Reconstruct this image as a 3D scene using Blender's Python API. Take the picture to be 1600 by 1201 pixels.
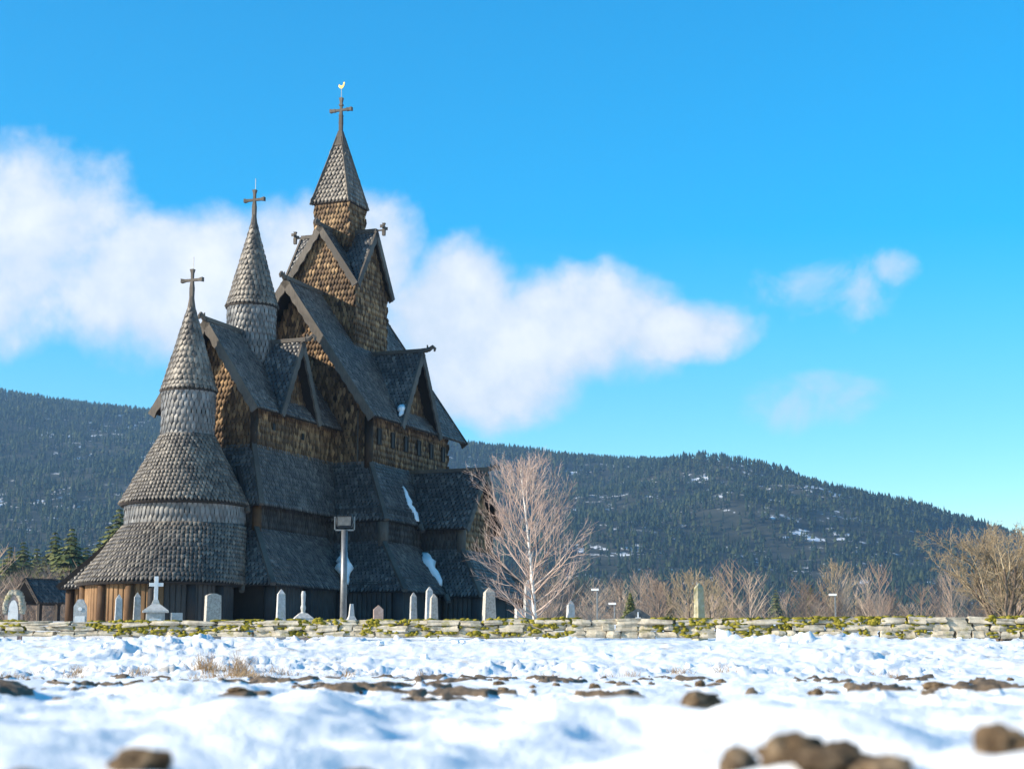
import bpy, math, random
import numpy as np
from mathutils import Vector, Matrix
for o in list(bpy.data.objects): bpy.data.objects.remove(o)
SC = bpy.context.scene
COL = SC.collection
R = math.radians
rng = np.random.default_rng(7)
random.seed(7)

# ------------------------------------------------------------------ camera
PITCH = math.atan(440/2684.)
cam_d = bpy.data.cameras.new('camera'); cam = bpy.data.objects.new('camera', cam_d); COL.objects.link(cam)
cam.location = (0, 0, .22); cam.rotation_euler = (math.pi/2+PITCH, 0, 0)
cam_d.sensor_width = 36; cam_d.lens = 36*2684/1600.
cam_d.clip_start = .05; cam_d.clip_end = 20000
cam_d.dof.use_dof = True; cam_d.dof.focus_distance = 80; cam_d.dof.aperture_fstop = 2.2
SC.camera = cam

# ------------------------------------------------------------------ sun / world
SUN_EL = R(22)
sun_h = Vector((-.95, -.31, 0)).normalized()             # direction towards the sun, seen on the map
SUN = Vector((sun_h.x*math.cos(SUN_EL), sun_h.y*math.cos(SUN_EL), math.sin(SUN_EL)))
sl = bpy.data.lights.new('sun', 'SUN'); so = bpy.data.objects.new('sun', sl); COL.objects.link(so)
sl.energy = 5.0; sl.angle = R(.5); sl.color = (1, .88, .70)
so.rotation_euler = SUN.to_track_quat('Z', 'Y').to_euler(); so.location = (-50, 0, 60)

SC.view_settings.view_transform = 'Standard'; SC.view_settings.look = 'None'
SC.view_settings.exposure = .94; SC.view_settings.gamma = 1
SC.view_settings.use_curve_mapping = False
try:
    SC.cycles.volume_bounces = 0; SC.cycles.max_bounces = 6
except Exception: pass

world = bpy.data.worlds.new('World'); SC.world = world; world.use_nodes = True
wn = world.node_tree; wn.nodes.clear()
class NB:
    """tiny node-graph helper"""
    def __init__(s, t): s.t = t
    def n(s, typ, **k):
        nd = s.t.nodes.new(typ)
        for a, b in k.items(): setattr(nd, a, b)
        return nd
    def put(s, sock, v):
        if isinstance(v, bpy.types.NodeSocket): s.t.links.new(v, sock)
        else: sock.default_value = v
    def m(s, op, a, b=0., c=0., clamp=False):
        nd = s.n('ShaderNodeMath', operation=op, use_clamp=clamp)
        s.put(nd.inputs[0], a); s.put(nd.inputs[1], b); s.put(nd.inputs[2], c)
        return nd.outputs[0]
    def noise(s, vec, scale, detail=5, rough=.55, dist=0.):
        nd = s.n('ShaderNodeTexNoise'); s.put(nd.inputs['Vector'], vec)
        nd.inputs['Scale'].default_value = scale; nd.inputs['Detail'].default_value = detail
        nd.inputs['Roughness'].default_value = rough; nd.inputs['Distortion'].default_value = dist
        return nd.outputs['Fac']
    def ramp(s, fac, stops, interp='LINEAR'):
        nd = s.n('ShaderNodeValToRGB'); s.put(nd.inputs[0], fac); e = nd.color_ramp.elements
        nd.color_ramp.interpolation = interp
        while len(e) < len(stops): e.new(.5)
        for el, (p, c) in zip(e, stops):
            el.position = p; el.color = (*c, 1) if len(c) == 3 else c
        return nd.outputs[0]
    def sstep(s, v, a, b):
        nd = s.n('ShaderNodeMapRange', interpolation_type='SMOOTHSTEP'); s.put(nd.inputs[0], v)
        nd.inputs[1].default_value = a; nd.inputs[2].default_value = b
        return nd.outputs[0]
    def mix(s, f, a, b, mode='MIX'):
        nd = s.n('ShaderNodeMix', data_type='RGBA', blend_type=mode)
        s.put(nd.inputs[0], f)
        for sk, v in ((nd.inputs[6], a), (nd.inputs[7], b)):
            s.put(sk, v if isinstance(v, bpy.types.NodeSocket) or len(v) == 4 else (*v, 1))
        return nd.outputs[2]

w = NB(wn)
sky = w.n('ShaderNodeTexSky', sky_type='NISHITA'); sky.sun_disc = False
sky.sun_elevation = SUN_EL; sky.sun_rotation = math.atan2(SUN.x, SUN.y)
sky.air_density = 1.0; sky.dust_density = .3; sky.ozone_density = 2.5
hs = w.n('ShaderNodeHueSaturation'); wn.links.new(sky.outputs[0], hs.inputs['Color'])
hs.inputs['Hue'].default_value = .491; hs.inputs['Saturation'].default_value = 1.62; hs.inputs['Value'].default_value = .136
tc = w.n('ShaderNodeTexCoord'); dirv = tc.outputs['Generated']
sep = w.n('ShaderNodeSeparateXYZ'); wn.links.new(dirv, sep.inputs[0])
AZ = w.m('ARCTAN2', sep.outputs[0], sep.outputs[1]); EL = w.m('ARCSINE', sep.outputs[2])
# cloud banks: azimuth, elevation, half sizes (degrees)
BANKS = [(-16.4, 13.4, 4.6, 3.3), (-12.2, 12.4, 4.2, 2.6), (-9.6, 12.6, 3.4, 2.2), (-7.3, 13.2, 2.2, 2.3), (-4.6, 13.4, 1.9, 2.2), (-2.2, 11.9, 3.0, 2.3), (-.4, 10.6, 3.6, 2.2),
         (2.6, 11.4, 4.2, 2.1), (-.2, 9.3, 2.6, 1.7), (5.4, 11.1, 2.9, 1.2),
         (10.6, 12.0, 2.6, 1.5), (10.2, 8.6, 2.6, 1.2), (12.9, 12.8, 1.0, .7), (-24, 12, 7, 3.2), (-40, 14, 9, 3), (27, 11, 6, 1.8), (48, 13, 9, 3), (75, 11, 8, 2.5), (-70, 12, 10, 3), (110, 14, 12, 4), (-110, 13, 12, 3), (150, 12, 12, 3), (-150, 14, 12, 4)]
field = wisp = None
for a, e, ra, re in BANKS:
    dx = w.m('MULTIPLY', w.m('SUBTRACT', AZ, R(a)), 1/R(ra)); dy = w.m('MULTIPLY', w.m('SUBTRACT', EL, R(e)), 1/R(re))
    b = w.m('SUBTRACT', 1, w.m('ADD', w.m('MULTIPLY', dx, dx), w.m('MULTIPLY', dy, dy)))
    if a in (10.6, 10.2, 12.9): wisp = b if wisp is None else w.m('MAXIMUM', wisp, b)
    else: field = b if field is None else w.m('MAXIMUM', field, b)
n1 = w.noise(dirv, 11, 8, .56, .25); n2 = w.noise(dirv, 26, 6, .6)
dens = w.m('ADD', w.m('MAXIMUM', field, -1.6), w.m('ADD', w.m('MULTIPLY', w.m('SUBTRACT', n1, .5), 2.6), w.m('MULTIPLY', w.m('SUBTRACT', n2, .5), 1.5)))
cov = w.sstep(dens, -.32, .72)
lum = w.sstep(w.m('ADD', dens, w.m('MULTIPLY', w.m('SUBTRACT', n2, .5), 2.0)), .2, 1.7)
ccol = w.mix(lum, (.44, .48, .53), (.60, .602, .605))
n3 = w.noise(dirv, 17, 8, .62, .4)
wc = w.m('MULTIPLY', w.sstep(w.m('ADD', w.m('MAXIMUM', wisp, -1.5), w.m('MULTIPLY', w.m('SUBTRACT', n3, .5), 4.6)), -.1, 1.7), .75)
skyc = w.mix(w.m('MAXIMUM', w.m('MULTIPLY', cov, .96), wc), hs.outputs[0], ccol)
bg = w.n('ShaderNodeBackground'); wn.links.new(skyc, bg.inputs[0]); bg.inputs[1].default_value = 1.0
wo = w.n('ShaderNodeOutputWorld'); wn.links.new(bg.outputs[0], wo.inputs[0])

# ------------------------------------------------------------------ generic helpers
def tag(o, label=None, cat=None, group=None, kind=None):
    for k, v in (('label', label), ('category', cat), ('group', group), ('kind', kind)):
        if v: o[k] = v
    return o
def empty(name, loc=(0, 0, 0), rz=0):
    o = bpy.data.objects.new(name, None); COL.objects.link(o); o.location = loc; o.rotation_euler = (0, 0, rz)
    o.empty_display_size = .3
    return o
def link(name, me, mat=None, parent=None):
    o = bpy.data.objects.new(name, me); COL.objects.link(o)
    if mat and not me.materials: me.materials.append(mat)
    if parent: o.parent = parent
    return o
def np_mesh(name, V, loops, sizes, tint=None, smooth=False):
    me = bpy.data.meshes.new(name)
    V = np.asarray(V, np.float32); loops = np.asarray(loops, np.int32); sizes = np.asarray(sizes, np.int32)
    me.vertices.add(len(V)); me.vertices.foreach_set('co', V.ravel())
    me.loops.add(len(loops)); me.loops.foreach_set('vertex_index', loops)
    me.polygons.add(len(sizes)); st = np.concatenate(([0], np.cumsum(sizes)[:-1])).astype(np.int32)
    me.polygons.foreach_set('loop_start', st); me.polygons.foreach_set('loop_total', sizes)
    if smooth: me.polygons.foreach_set('use_smooth', np.ones(len(sizes), bool))
    if tint is not None:
        a = me.attributes.new('tint', 'FLOAT', 'POINT'); a.data.foreach_set('value', np.asarray(tint, np.float32))
    me.update(calc_edges=True); me.validate()
    return me
class MB:
    def __init__(s): s.v = []; s.f = []
    def add(s, vs, fs):
        b = len(s.v); s.v += [tuple(p) for p in vs]; s.f += [tuple(i+b for i in f) for f in fs]; return s
    def box(s, x0, x1, y0, y1, z0, z1):
        return s.add([(x0,y0,z0),(x1,y0,z0),(x1,y1,z0),(x0,y1,z0),(x0,y0,z1),(x1,y0,z1),(x1,y1,z1),(x0,y1,z1)],
                     [(3,2,1,0),(4,5,6,7),(0,1,5,4),(1,2,6,5),(2,3,7,6),(3,0,4,7)])
    def prism(s, poly, off):
        """polygon (3d points) extruded by vector off"""
        n = len(poly); P = [Vector(p) for p in poly]; Q = [p+Vector(off) for p in P]
        return s.add(P+Q, [tuple(range(n))[::-1], tuple(range(n, 2*n))]+[(i, (i+1) % n, n+(i+1) % n, n+i) for i in range(n)])
    def beam(s, a, b, wd, ht, up=(0, 0, 1)):
        a = Vector(a); b = Vector(b); d = (b-a).normalized(); sd = d.cross(Vector(up))
        if sd.length < 1e-4: sd = d.cross(Vector((1, 0, 0)))
        sd.normalize(); u2 = sd.cross(d)
        P = [p+sd*sx*wd/2+u2*sy*ht/2 for p in (a, b) for sx, sy in ((-1,-1),(1,-1),(1,1),(-1,1))]
        return s.add(P, [(3,2,1,0),(4,5,6,7),(0,1,5,4),(1,2,6,5),(2,3,7,6),(3,0,4,7)])
    def tube(s, pts, rad, n=8, cap=True):
        pts = [Vector(p) for p in pts]; b = len(s.v); prev = None
        for i, p in enumerate(pts):
            d = (pts[min(i+1, len(pts)-1)]-pts[max(i-1, 0)]).normalized()
            x = d.cross(Vector((0, 0, 1)))
            if x.length < 1e-3: x = Vector((1, 0, 0))
            if prev is not None and x.dot(prev) < 0: x = -x
            x.normalize(); prev = x; y = d.cross(x); r = rad[i] if hasattr(rad, '__len__') else rad
            s.v += [tuple(p+x*math.cos(2*math.pi*k/n)*r+y*math.sin(2*math.pi*k/n)*r) for k in range(n)]
        for i in range(len(pts)-1):
            for k in range(n): s.f.append((b+i*n+k, b+i*n+(k+1) % n, b+(i+1)*n+(k+1) % n, b+(i+1)*n+k))
        if cap: s.f.append(tuple(b+k for k in range(n))[::-1]); s.f.append(tuple(b+(len(pts)-1)*n+k for k in range(n)))
        return s
    def lathe(s, prof, n=40, c=(0, 0)):
        b = len(s.v)
        for r, z in prof: s.v += [(c[0]+r*math.cos(2*math.pi*k/n), c[1]+r*math.sin(2*math.pi*k/n), z) for k in range(n)]
        for i in range(len(prof)-1):
            for k in range(n): s.f.append((b+i*n+k, b+i*n+(k+1) % n, b+(i+1)*n+(k+1) % n, b+(i+1)*n+k))
        s.f.append(tuple(b+k for k in range(n))[::-1]); s.f.append(tuple(b+(len(prof)-1)*n+k for k in range(n)))
        return s
    def mesh(s, name, dz=0, smooth=False):
        me = bpy.data.meshes.new(name); me.from_pydata([(x, y, z+dz) for x, y, z in s.v], [], s.f)
        if smooth: me.polygons.foreach_set('use_smooth', [True]*len(me.polygons))
        me.update(); return me
    def build(s, name, mat, parent=None, dz=0, smooth=False): return link(name, s.mesh(name, dz, smooth), mat, parent)

def _hash(ix, iy, seed):
    h = (ix.astype(np.int64)*374761393+iy.astype(np.int64)*668265263+seed*1442695041) & 0xffffffff
    h = ((h ^ (h >> 13))*1274126177) & 0xffffffff
    return ((h ^ (h >> 16)) & 0xffff)/65535.
def vnoise(x, y, seed=0):
    ix = np.floor(x); iy = np.floor(y); fx = x-ix; fy = y-iy
    fx = fx*fx*fx*(fx*(fx*6-15)+10); fy = fy*fy*fy*(fy*(fy*6-15)+10)
    a = _hash(ix, iy, seed); b = _hash(ix+1, iy, seed); c = _hash(ix, iy+1, seed); d = _hash(ix+1, iy+1, seed)
    return (a+(b-a)*fx)*(1-fy)+(c+(d-c)*fx)*fy
def fbm(x, y, oct=4, seed=0, gain=.5):
    t = 0; a = 1; s = 0
    for i in range(oct):
        t = t+a*vnoise(x*2**i+17.3*i, y*2**i-9.1*i, seed+i); s += a; a *= gain
    return t/s
def sst(x, a, b):
    t = np.clip((x-a)/(b-a), 0, 1); return t*t*(3-2*t)

# ------------------------------------------------------------------ materials
def mat(name, build, rough=.8, spec=.3):
    m = bpy.data.materials.new(name); m.use_nodes = True; nt = m.node_tree
    bs = nt.nodes['Principled BSDF']; bs.inputs['Roughness'].default_value = rough
    bs.inputs['Specular IOR Level'].default_value = spec
    g = NB(nt); build(g, bs); return m
def objco(g, gen=False):
    return g.n('ShaderNodeTexCoord').outputs['Generated' if gen else 'Object']
def geopos(g): return g.n('ShaderNodeNewGeometry').outputs['Position']
def scaled(g, vec, sc):
    mp = g.n('ShaderNodeMapping'); g.put(mp.inputs['Vector'], vec); mp.inputs['Scale'].default_value = sc; return mp.outputs[0]
def bump(g, bs, h, strength=.4, dist=.02):
    b = g.n('ShaderNodeBump'); b.inputs['Strength'].default_value = strength; b.inputs['Distance'].default_value = dist
    g.put(b.inputs['Height'], h); g.t.links.new(b.outputs[0], bs.inputs['Normal'])
def attr(g, name):
    a = g.n('ShaderNodeAttribute'); a.attribute_name = name; return a
def wood(name, dark, mid, light, grain=(9, 9, 1.2), wear=.5, rough=.75, spec=.25):
    def b(g, bs):
        t = attr(g, 'tint').outputs['Fac']; p = geopos(g)
        n = g.noise(scaled(g, p, grain), 2.2, 5, .6); big = g.noise(p, .45, 4, .6)
        f = g.m('ADD', g.m('MULTIPLY', t, .55), g.m('ADD', g.m('MULTIPLY', n, .30), g.m('MULTIPLY', g.m('SUBTRACT', big, .5), wear*1.3)))
        c = g.ramp(f, [(.08, dark), (.38, mid), (.75, light)])
        g.put(bs.inputs['Base Color'], c); bump(g, bs, n, .35, .015)
    return mat(name, b, rough, spec)
M = {}
M['roof'] = wood('tarred_roof_shingle', (.016, .015, .016), (.048, .045, .044), (.18, .17, .158), rough=.46, spec=.5)
M['roof2'] = wood('weathered_roof_shingle', (.020, .017, .015), (.070, .060, .051), (.23, .20, .165), rough=.5, spec=.45)
M['wallshingle'] = wood('tarred_wall_shingle', (.020, .012, .007), (.092, .055, .029), (.40, .26, .135), rough=.7, spec=.25)
M['silver'] = wood('silvered_shingle', (.035, .035, .037), (.105, .104, .105), (.25, .248, .248), rough=.42, spec=.5)
M['darkwood'] = wood('dark_wood', (.018, .014, .012), (.042, .032, .026), (.085, .066, .05))
M['trim'] = wood('grey_trim_wood', (.06, .052, .045), (.16, .138, .115), (.33, .29, .24))
M['plank'] = wood('brown_plank', (.06, .032, .016), (.17, .095, .045), (.34, .21, .105), grain=(14, 14, .8), wear=.9)  # brown boards, the warmth of sunlight put into their colour
M['plankdark'] = wood('black_plank', (.016, .015, .016), (.042, .039, .038), (.10, .092, .085), grain=(14, 14, .8), wear=.7)  # dark tarred boards, with shade put into their colour as well
M['metal'] = mat('galvanised_steel', lambda g, bs: (g.put(bs.inputs['Base Color'], g.ramp(g.noise(objco(g), 6), [(.3, (.12, .125, .13)), (.7, (.22, .225, .23))])), setattr(bs.inputs['Metallic'], 'default_value', .6)), .45, .5)
M['black'] = mat('black_housing', lambda g, bs: g.put(bs.inputs['Base Color'], (.02, .021, .023, 1)), .5)
M['gold'] = mat('gilded_metal', lambda g, bs: (g.put(bs.inputs['Base Color'], (.42, .28, .09, 1)), setattr(bs.inputs['Metallic'], 'default_value', .7)), .4)
M['void'] = mat('dark_opening', lambda g, bs: g.put(bs.inputs['Base Color'], (.008, .008, .009, 1)), .6)
def stone(name, a, b_, c, sc=6., lichen=None, spk=0):
    def b(g, bs):
        p = geopos(g); n = g.noise(p, sc, 7, .65); f = g.noise(p, sc*9, 4, .7)
        col = g.ramp(n, [(.28, a), (.5, b_), (.74, c)])
        col = g.mix(g.m('MULTIPLY', g.sstep(f, .5, .7), .3+spk), col, tuple(x*.35 for x in a))
        if lichen: col = g.mix(g.m('MULTIPLY', g.sstep(g.noise(p, sc*.9, 5, .7), .54, .66), .75), col, lichen)
        g.put(bs.inputs['Base Color'], col); bump(g, bs, g.m('ADD', n, g.m('MULTIPLY', f, .3)), .5, .02)
    return mat(name, b, .88, .2)
M['wallstone'] = stone('field_stone', (.22, .19, .145), (.42, .375, .30), (.58, .53, .44), 3.5, (.24, .22, .09))
M['granite'] = stone('grey_granite', (.20, .20, .20), (.33, .33, .33), (.46, .46, .45), 8, (.27, .26, .17), .2)
M['palegranite'] = stone('pale_granite', (.30, .30, .30), (.44, .44, .44), (.58, .58, .57), 9, (.36, .35, .25), .1)
M['speckled'] = stone('speckled_granite', (.20, .185, .165), (.40, .37, .33), (.56, .53, .48), 14, None, .4)
M['pink'] = stone('pinkish_sandstone', (.27, .19, .16), (.38, .28, .24), (.49, .38, .33), 7)
M['marble'] = stone('white_marble', (.62, .62, .62), (.74, .74, .74), (.82, .82, .81), 4)
M['slate'] = stone('dark_slate', (.05, .06, .065), (.085, .095, .10), (.14, .15, .155), 5)
M['lichenstone'] = stone('lichen_stone', (.22, .20, .13), (.36, .33, .22), (.50, .47, .36), 5, (.36, .30, .07))
def f_moss(g, bs):
    p = geopos(g); n = g.noise(p, 9, 5, .7)
    g.put(bs.inputs['Base Color'], g.ramp(n, [(.3, (.075, .07, .012)), (.5, (.20, .175, .022)), (.7, (.34, .29, .05))])); bump(g, bs, g.noise(p, 60, 3), .8, .02)
M['moss'] = mat('moss', f_moss, .95, .1)
def f_snow(g, bs):
    p = geopos(g); d = attr(g, 'dirt').outputs['Fac']
    n = g.noise(p, 9, 6, .65); fine = g.noise(p, 55, 3, .6); gr = g.noise(p, 1.1, 6, .7)
    snow = g.mix(g.m('MULTIPLY', g.sstep(gr, .52, .72), attr(g, 'grime').outputs['Fac']), (.80, .81, .82), (.48, .44, .39))
    soil = g.ramp(n, [(.3, (.07, .048, .031)), (.55, (.16, .115, .075)), (.75, (.26, .20, .14))])
    dm = g.sstep(g.m('ADD', d, g.m('MULTIPLY', g.m('SUBTRACT', n, .5), .5)), .42, .56)
    g.put(bs.inputs['Base Color'], g.mix(dm, snow, soil))
    g.put(bs.inputs['Roughness'], g.m('ADD', .55, g.m('MULTIPLY', dm, .35)))
    bump(g, bs, g.m('ADD', n, g.m('MULTIPLY', fine, .6)), .6, .035)
M['ground'] = mat('snowy_ground', f_snow, .6, .25)
M['snow'] = mat('snow', lambda g, bs: (g.put(bs.inputs['Base Color'], (.86, .87, .89, 1)), bump(g, bs, g.noise(geopos(g), 14, 5, .65), .5, .04)), .6, .25)
def f_clod(g, bs):
    p = geopos(g); n = g.noise(p, 13, 7, .7)
    g.put(bs.inputs['Base Color'], g.ramp(n, [(.32, (.04, .026, .016)), (.5, (.13, .09, .056)), (.68, (.30, .225, .15))])); bump(g, bs, g.noise(p, 38, 5, .7), .9, .03)
M['clod'] = mat('bare_earth', f_clod, .95, .1)
def f_hill(g, bs):
    p = geopos(g); n = g.noise(p, .02, 7, .7); q = g.noise(p, .08, 4, .6)
    f = g.m('ADD', g.m('MULTIPLY', n, .7), g.m('MULTIPLY', q, .3))
    g.put(bs.inputs['Base Color'], g.ramp(f, [(.40, (.03, .034, .022)), (.58, (.06, .06, .045)), (.63, (.7, .72, .75))]))
M['hill'] = mat('wooded_hillside', f_hill, .9, .1)
def leafy(name, a, b_, c):
    def b(g, bs):
        t = attr(g, 'tint').outputs['Fac']; g.put(bs.inputs['Base Color'], g.ramp(t, [(0, a), (.5, b_), (1, c)]))
    return mat(name, b, .9, .1)
M['forest'] = leafy('conifer_far', (.007, .017, .012), (.018, .034, .020), (.056, .068, .028))
M['spruce'] = leafy('spruce_needles', (.05, .07, .026), (.115, .13, .045), (.22, .215, .08))
M['twig'] = leafy('bare_twigs', (.12, .085, .065), (.23, .165, .125), (.36, .28, .215))
M['twigtan'] = leafy('tan_twigs', (.14, .105, .065), (.27, .21, .135), (.42, .34, .23))
M['birchtwig'] = leafy('birch_twigs', (.22, .15, .125), (.42, .31, .26), (.62, .51, .44))
def f_birch(g, bs):
    n = g.noise(scaled(g, geopos(g), (3, 3, 14)), 3, 4, .6)
    g.put(bs.inputs['Base Color'], g.ramp(n, [(.36, (.10, .085, .075)), (.45, (.62, .57, .52)), (.7, (.78, .74, .69))]))
M['birch'] = mat('birch_bark', f_birch, .8)
M['bark'] = mat('bark', lambda g, bs: g.put(bs.inputs['Base Color'], g.ramp(g.noise(geopos(g), 9), [(.3, (.07, .05, .038)), (.7, (.19, .145, .11))])), .9)
M['drygrass'] = leafy('dry_grass', (.16, .10, .05), (.30, .20, .11), (.45, .33, .20))
M['white'] = mat('white_paint', lambda g, bs: g.put(bs.inputs['Base Color'], (.8, .8, .8, 1)), .6)

# ------------------------------------------------------------------ ground sheet
CH_O = Vector((-8.203, 82.594, 0))
def ground_h(x, y, detail=True):
    base = 1.02*sst(y, 33, 55)+1.08*sst(y, 61, 73)-2.2*sst(y, 130, 420)
    # away to the back the field simply goes on
    side = sst(np.abs(x), 60, 140); base = base*(1-.4*side)
    if detail:
        r = np.hypot(x, y)
        near = 1-sst(r, 40, 70); bankm = sst(y, 33, 38)*(1-.75*sst(y, 52, 58))*(1-sst(y, 58, 64))
        lump = (fbm(x*.75, y*.55, 3, 3)-.5)*(.30+.16*(1-sst(r, 6, 10)))+(fbm(x*2.1, y*1.8, 3, 11)-.5)*(.085+.07*(1-sst(r, 5, 9)))
        fine = (fbm(x*5.5, y*4.5, 4, 23, .6)-.5)*(.02+.04*sst(r, 6, 12))
        amp = sst(r, 1.4, 4)
        base = base+near*amp*(lump*(1-.45*sst(r, 10, 20))+fine)-.02*amp
        rid = 1-np.abs(fbm(x*1.3, y*1.1, 4, 41)-.5)*4
        base = base+bankm*(.35+1.1*sst(fbm(x*.22, y*.3, 2, 66), .35, .7))*(rid*.06+(fbm(x*2.6+y*.8, y*2.2-x*.6, 5, 47, .72)-.5)*.34+(fbm(x*.5, y*.4, 2, 51)-.5)*.35)
    return base
def dirt_f(x, y):
    n = fbm(x*1.5, y*.8, 4, 77, .62); n2 = fbm(x*.16, y*.12, 2, 81)
    d = sst(n+(n2-.5)*.35, .70, .745)
    m = sst(y, 8.5, 11)*(1-sst(y, 30, 35))
    return d*m
ang = np.concatenate((np.linspace(-180, -24, 50)[:-1], np.linspace(-24, 24, 540), np.linspace(24, 180, 50)[1:]))
rad = np.concatenate(([.4, .9], np.geomspace(1.6, 75, 500), np.geomspace(80, 9000, 46)))
AA, RR = np.meshgrid(np.radians(ang), rad); GX = RR*np.sin(AA); GY = RR*np.cos(AA)
GD = dirt_f(GX, GY); GZ = ground_h(GX, GY)+GD*(.01+.10*fbm(GX*5, GY*5, 4, 5))
GZ = np.where(RR > 1000, -1.0-.0*RR, GZ)
nr, na = GX.shape
idx = np.arange(nr*na).reshape(nr, na)
q = np.stack((idx[:-1, :-1], idx[1:, :-1], idx[1:, 1:], idx[:-1, 1:]), -1).reshape(-1, 4)
cen = idx[0, :]
gl = np.concatenate((q.ravel(), cen[::-1])); gs = np.concatenate((np.full(len(q), 4), [na]))
gm = np_mesh('ground', np.stack((GX, GY, GZ), -1).reshape(-1, 3), gl, gs, None, True)
for nm, arr in (('dirt', GD), ('grime', sst(GY, 33, 37)*(1-sst(GY, 57, 60)))):
    a = gm.attributes.new(nm, 'FLOAT', 'POINT'); a.data.foreach_set('value', arr.ravel().astype(np.float32))
ground = link('ground', gm, M['ground']); ground['kind'] = 'structure'
def gh(x, y): return float(ground_h(np.array([float(x)]), np.array([float(y)]))[0])

# ------------------------------------------------------------------ wooded hills
HX = np.array([-2600, -1500, -900, -655, -570, -490, -440, -300, -100, 0, 60, 200, 290, 420, 600, 800, 1100, 1700, 2600.])
HZ = np.array([320, 370, 360, 346, 333, 324, 318, 300, 279, 266, 262, 256, 236, 204, 137, 86, 46, 18, 8.])
def hill_h(x, y):
    H = np.interp(x*2200/np.maximum(y, 900)**1.0*1.0 if False else x, HX, HZ)
    t = np.clip((y-760)/(2200-760), 0, 1.6)
    s = np.where(t < 1, .32*t+.68*t*t*(3-2*t), 1-.35*(t-1))
    n = (fbm(x*.004, y*.004, 4, 5)-.5)*95*np.clip(t*1.6, 0, 1)*np.clip((1.0-t)*2.5, .05, 1)
    return np.maximum(H*s+n*np.clip(H/200, .1, 1), -3)-2.5
hx = np.linspace(-2400, 2400, 240); hy = np.linspace(740, 2900, 120)
XX, YY = np.meshgrid(hx, hy); ZZ = hill_h(XX, YY)
idx = np.arange(XX.size).reshape(XX.shape)
q = np.stack((idx[:-1, :-1], idx[:-1, 1:], idx[1:, 1:], idx[1:, :-1]), -1).reshape(-1, 4)
hill = link('hill', np_mesh('hill', np.stack((XX, YY, ZZ), -1).reshape(-1, 3), q.ravel(), np.full(len(q), 4), None, True), M['hill']); hill['kind'] = 'structure'

def scatter_trees(name, P, H, protos, material, pick=None):
    """protos: list of (verts, tris) of unit height; joined into one mesh"""
    VV = []; FF = []; TT = []; off = 0
    pick = rng.integers(0, len(protos), len(P)) if pick is None else pick
    for k, (pv, pf) in enumerate(protos):
        s = np.where(pick == k)[0]
        if not len(s): continue
        a = rng.uniform(0, 6.28, len(s)); c, sn = np.cos(a), np.sin(a); wd = rng.uniform(.6, 1.3, len(s))
        x = (pv[None, :, 0]*c[:, None]-pv[None, :, 1]*sn[:, None])*(H[s]*wd)[:, None]+P[s, 0][:, None]
        y = (pv[None, :, 0]*sn[:, None]+pv[None, :, 1]*c[:, None])*(H[s]*wd)[:, None]+P[s, 1][:, None]
        z = pv[None, :, 2]*H[s][:, None]+P[s, 2][:, None]
        VV.append(np.stack((x, y, z), -1).reshape(-1, 3))
        FF.append((pf[None]+(np.arange(len(s))*len(pv))[:, None, None]+off).reshape(-1, 3)); off += len(s)*len(pv)
        TT.append(np.clip(np.repeat(rng.uniform(0, 1, len(s)), len(pv))+rng.uniform(-.2, .2, len(s)*len(pv)), 0, 1))
    V = np.concatenate(VV); F = np.concatenate(FF)
    return link(name, np_mesh(name, V, F.ravel(), np.full(len(F), 3), np.concatenate(TT)), material)
def conifer_proto(seed, tiers=3, n=5, wid=.17, round_=False):
    r = np.random.default_rng(seed); V = []; F = []
    for t in range(tiers):
        z0 = .08+.8*t/tiers; z1 = min(1, z0+ (.42 if not round_ else .36)); rr = wid*(1-.78*t/tiers) if not round_ else wid*(1.0-.3*abs(t-1))
        b = len(V); V.append((r.uniform(-.01, .01), r.uniform(-.01, .01), z1 if t < tiers-1 else 1.0))
        for k in range(n):
            a = 2*math.pi*(k+r.uniform(-.3, .3))/n; q = rr*r.uniform(.65, 1.25); V.append((q*math.cos(a), q*math.sin(a), z0+r.uniform(-.05, .05)))
        F += [(b, b+1+k, b+1+(k+1) % n) for k in range(n)]
    return np.array(V), np.array(F)
PROT = [conifer_proto(i) for i in range(4)]+[conifer_proto(10+i, 2, 6, .2, True) for i in range(3)]
N = 125000
px = rng.uniform(-1450, 1400, N); py = 800+1500*rng.uniform(0, 1, N)**.85
keep = np.abs(px) < py*.50+60
cl = fbm(px*.021, py*.011, 4, 91); keep &= (cl < .70+.05*rng.standard_normal(N)) | (rng.uniform(0, 1, N) < .12)
px, py = px[keep], py[keep]
Pt = np.stack((px, py, hill_h(px, py)-.3), -1); Ht = rng.uniform(4.5, 11.5, len(px))*(1+.25*(py < 1150))
forest = scatter_trees('forest', Pt, Ht, PROT, M['forest'])
tag(forest, 'dense dark conifer forest covering the hillsides', 'forest', kind='stuff')

# ------------------------------------------------------------------ haze
hz = MB().box(-2700, 2700, -60, 3050, -6, 480).build('haze', None)
hm = bpy.data.materials.new('haze'); hm.use_nodes = True; hm.node_tree.nodes.clear()
vo = hm.node_tree.nodes.new('ShaderNodeOutputMaterial'); pv = hm.node_tree.nodes.new('ShaderNodeVolumePrincipled')
pv.inputs['Color'].default_value = (.34, .62, 1.0, 1); pv.inputs['Density'].default_value = .00014; pv.inputs['Anisotropy'].default_value = .2
hm.node_tree.links.new(pv.outputs[0], vo.inputs['Volume']); hz.data.materials.append(hm)
tag(hz, 'thin bluish winter haze over the valley', 'haze', kind='stuff')

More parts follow.
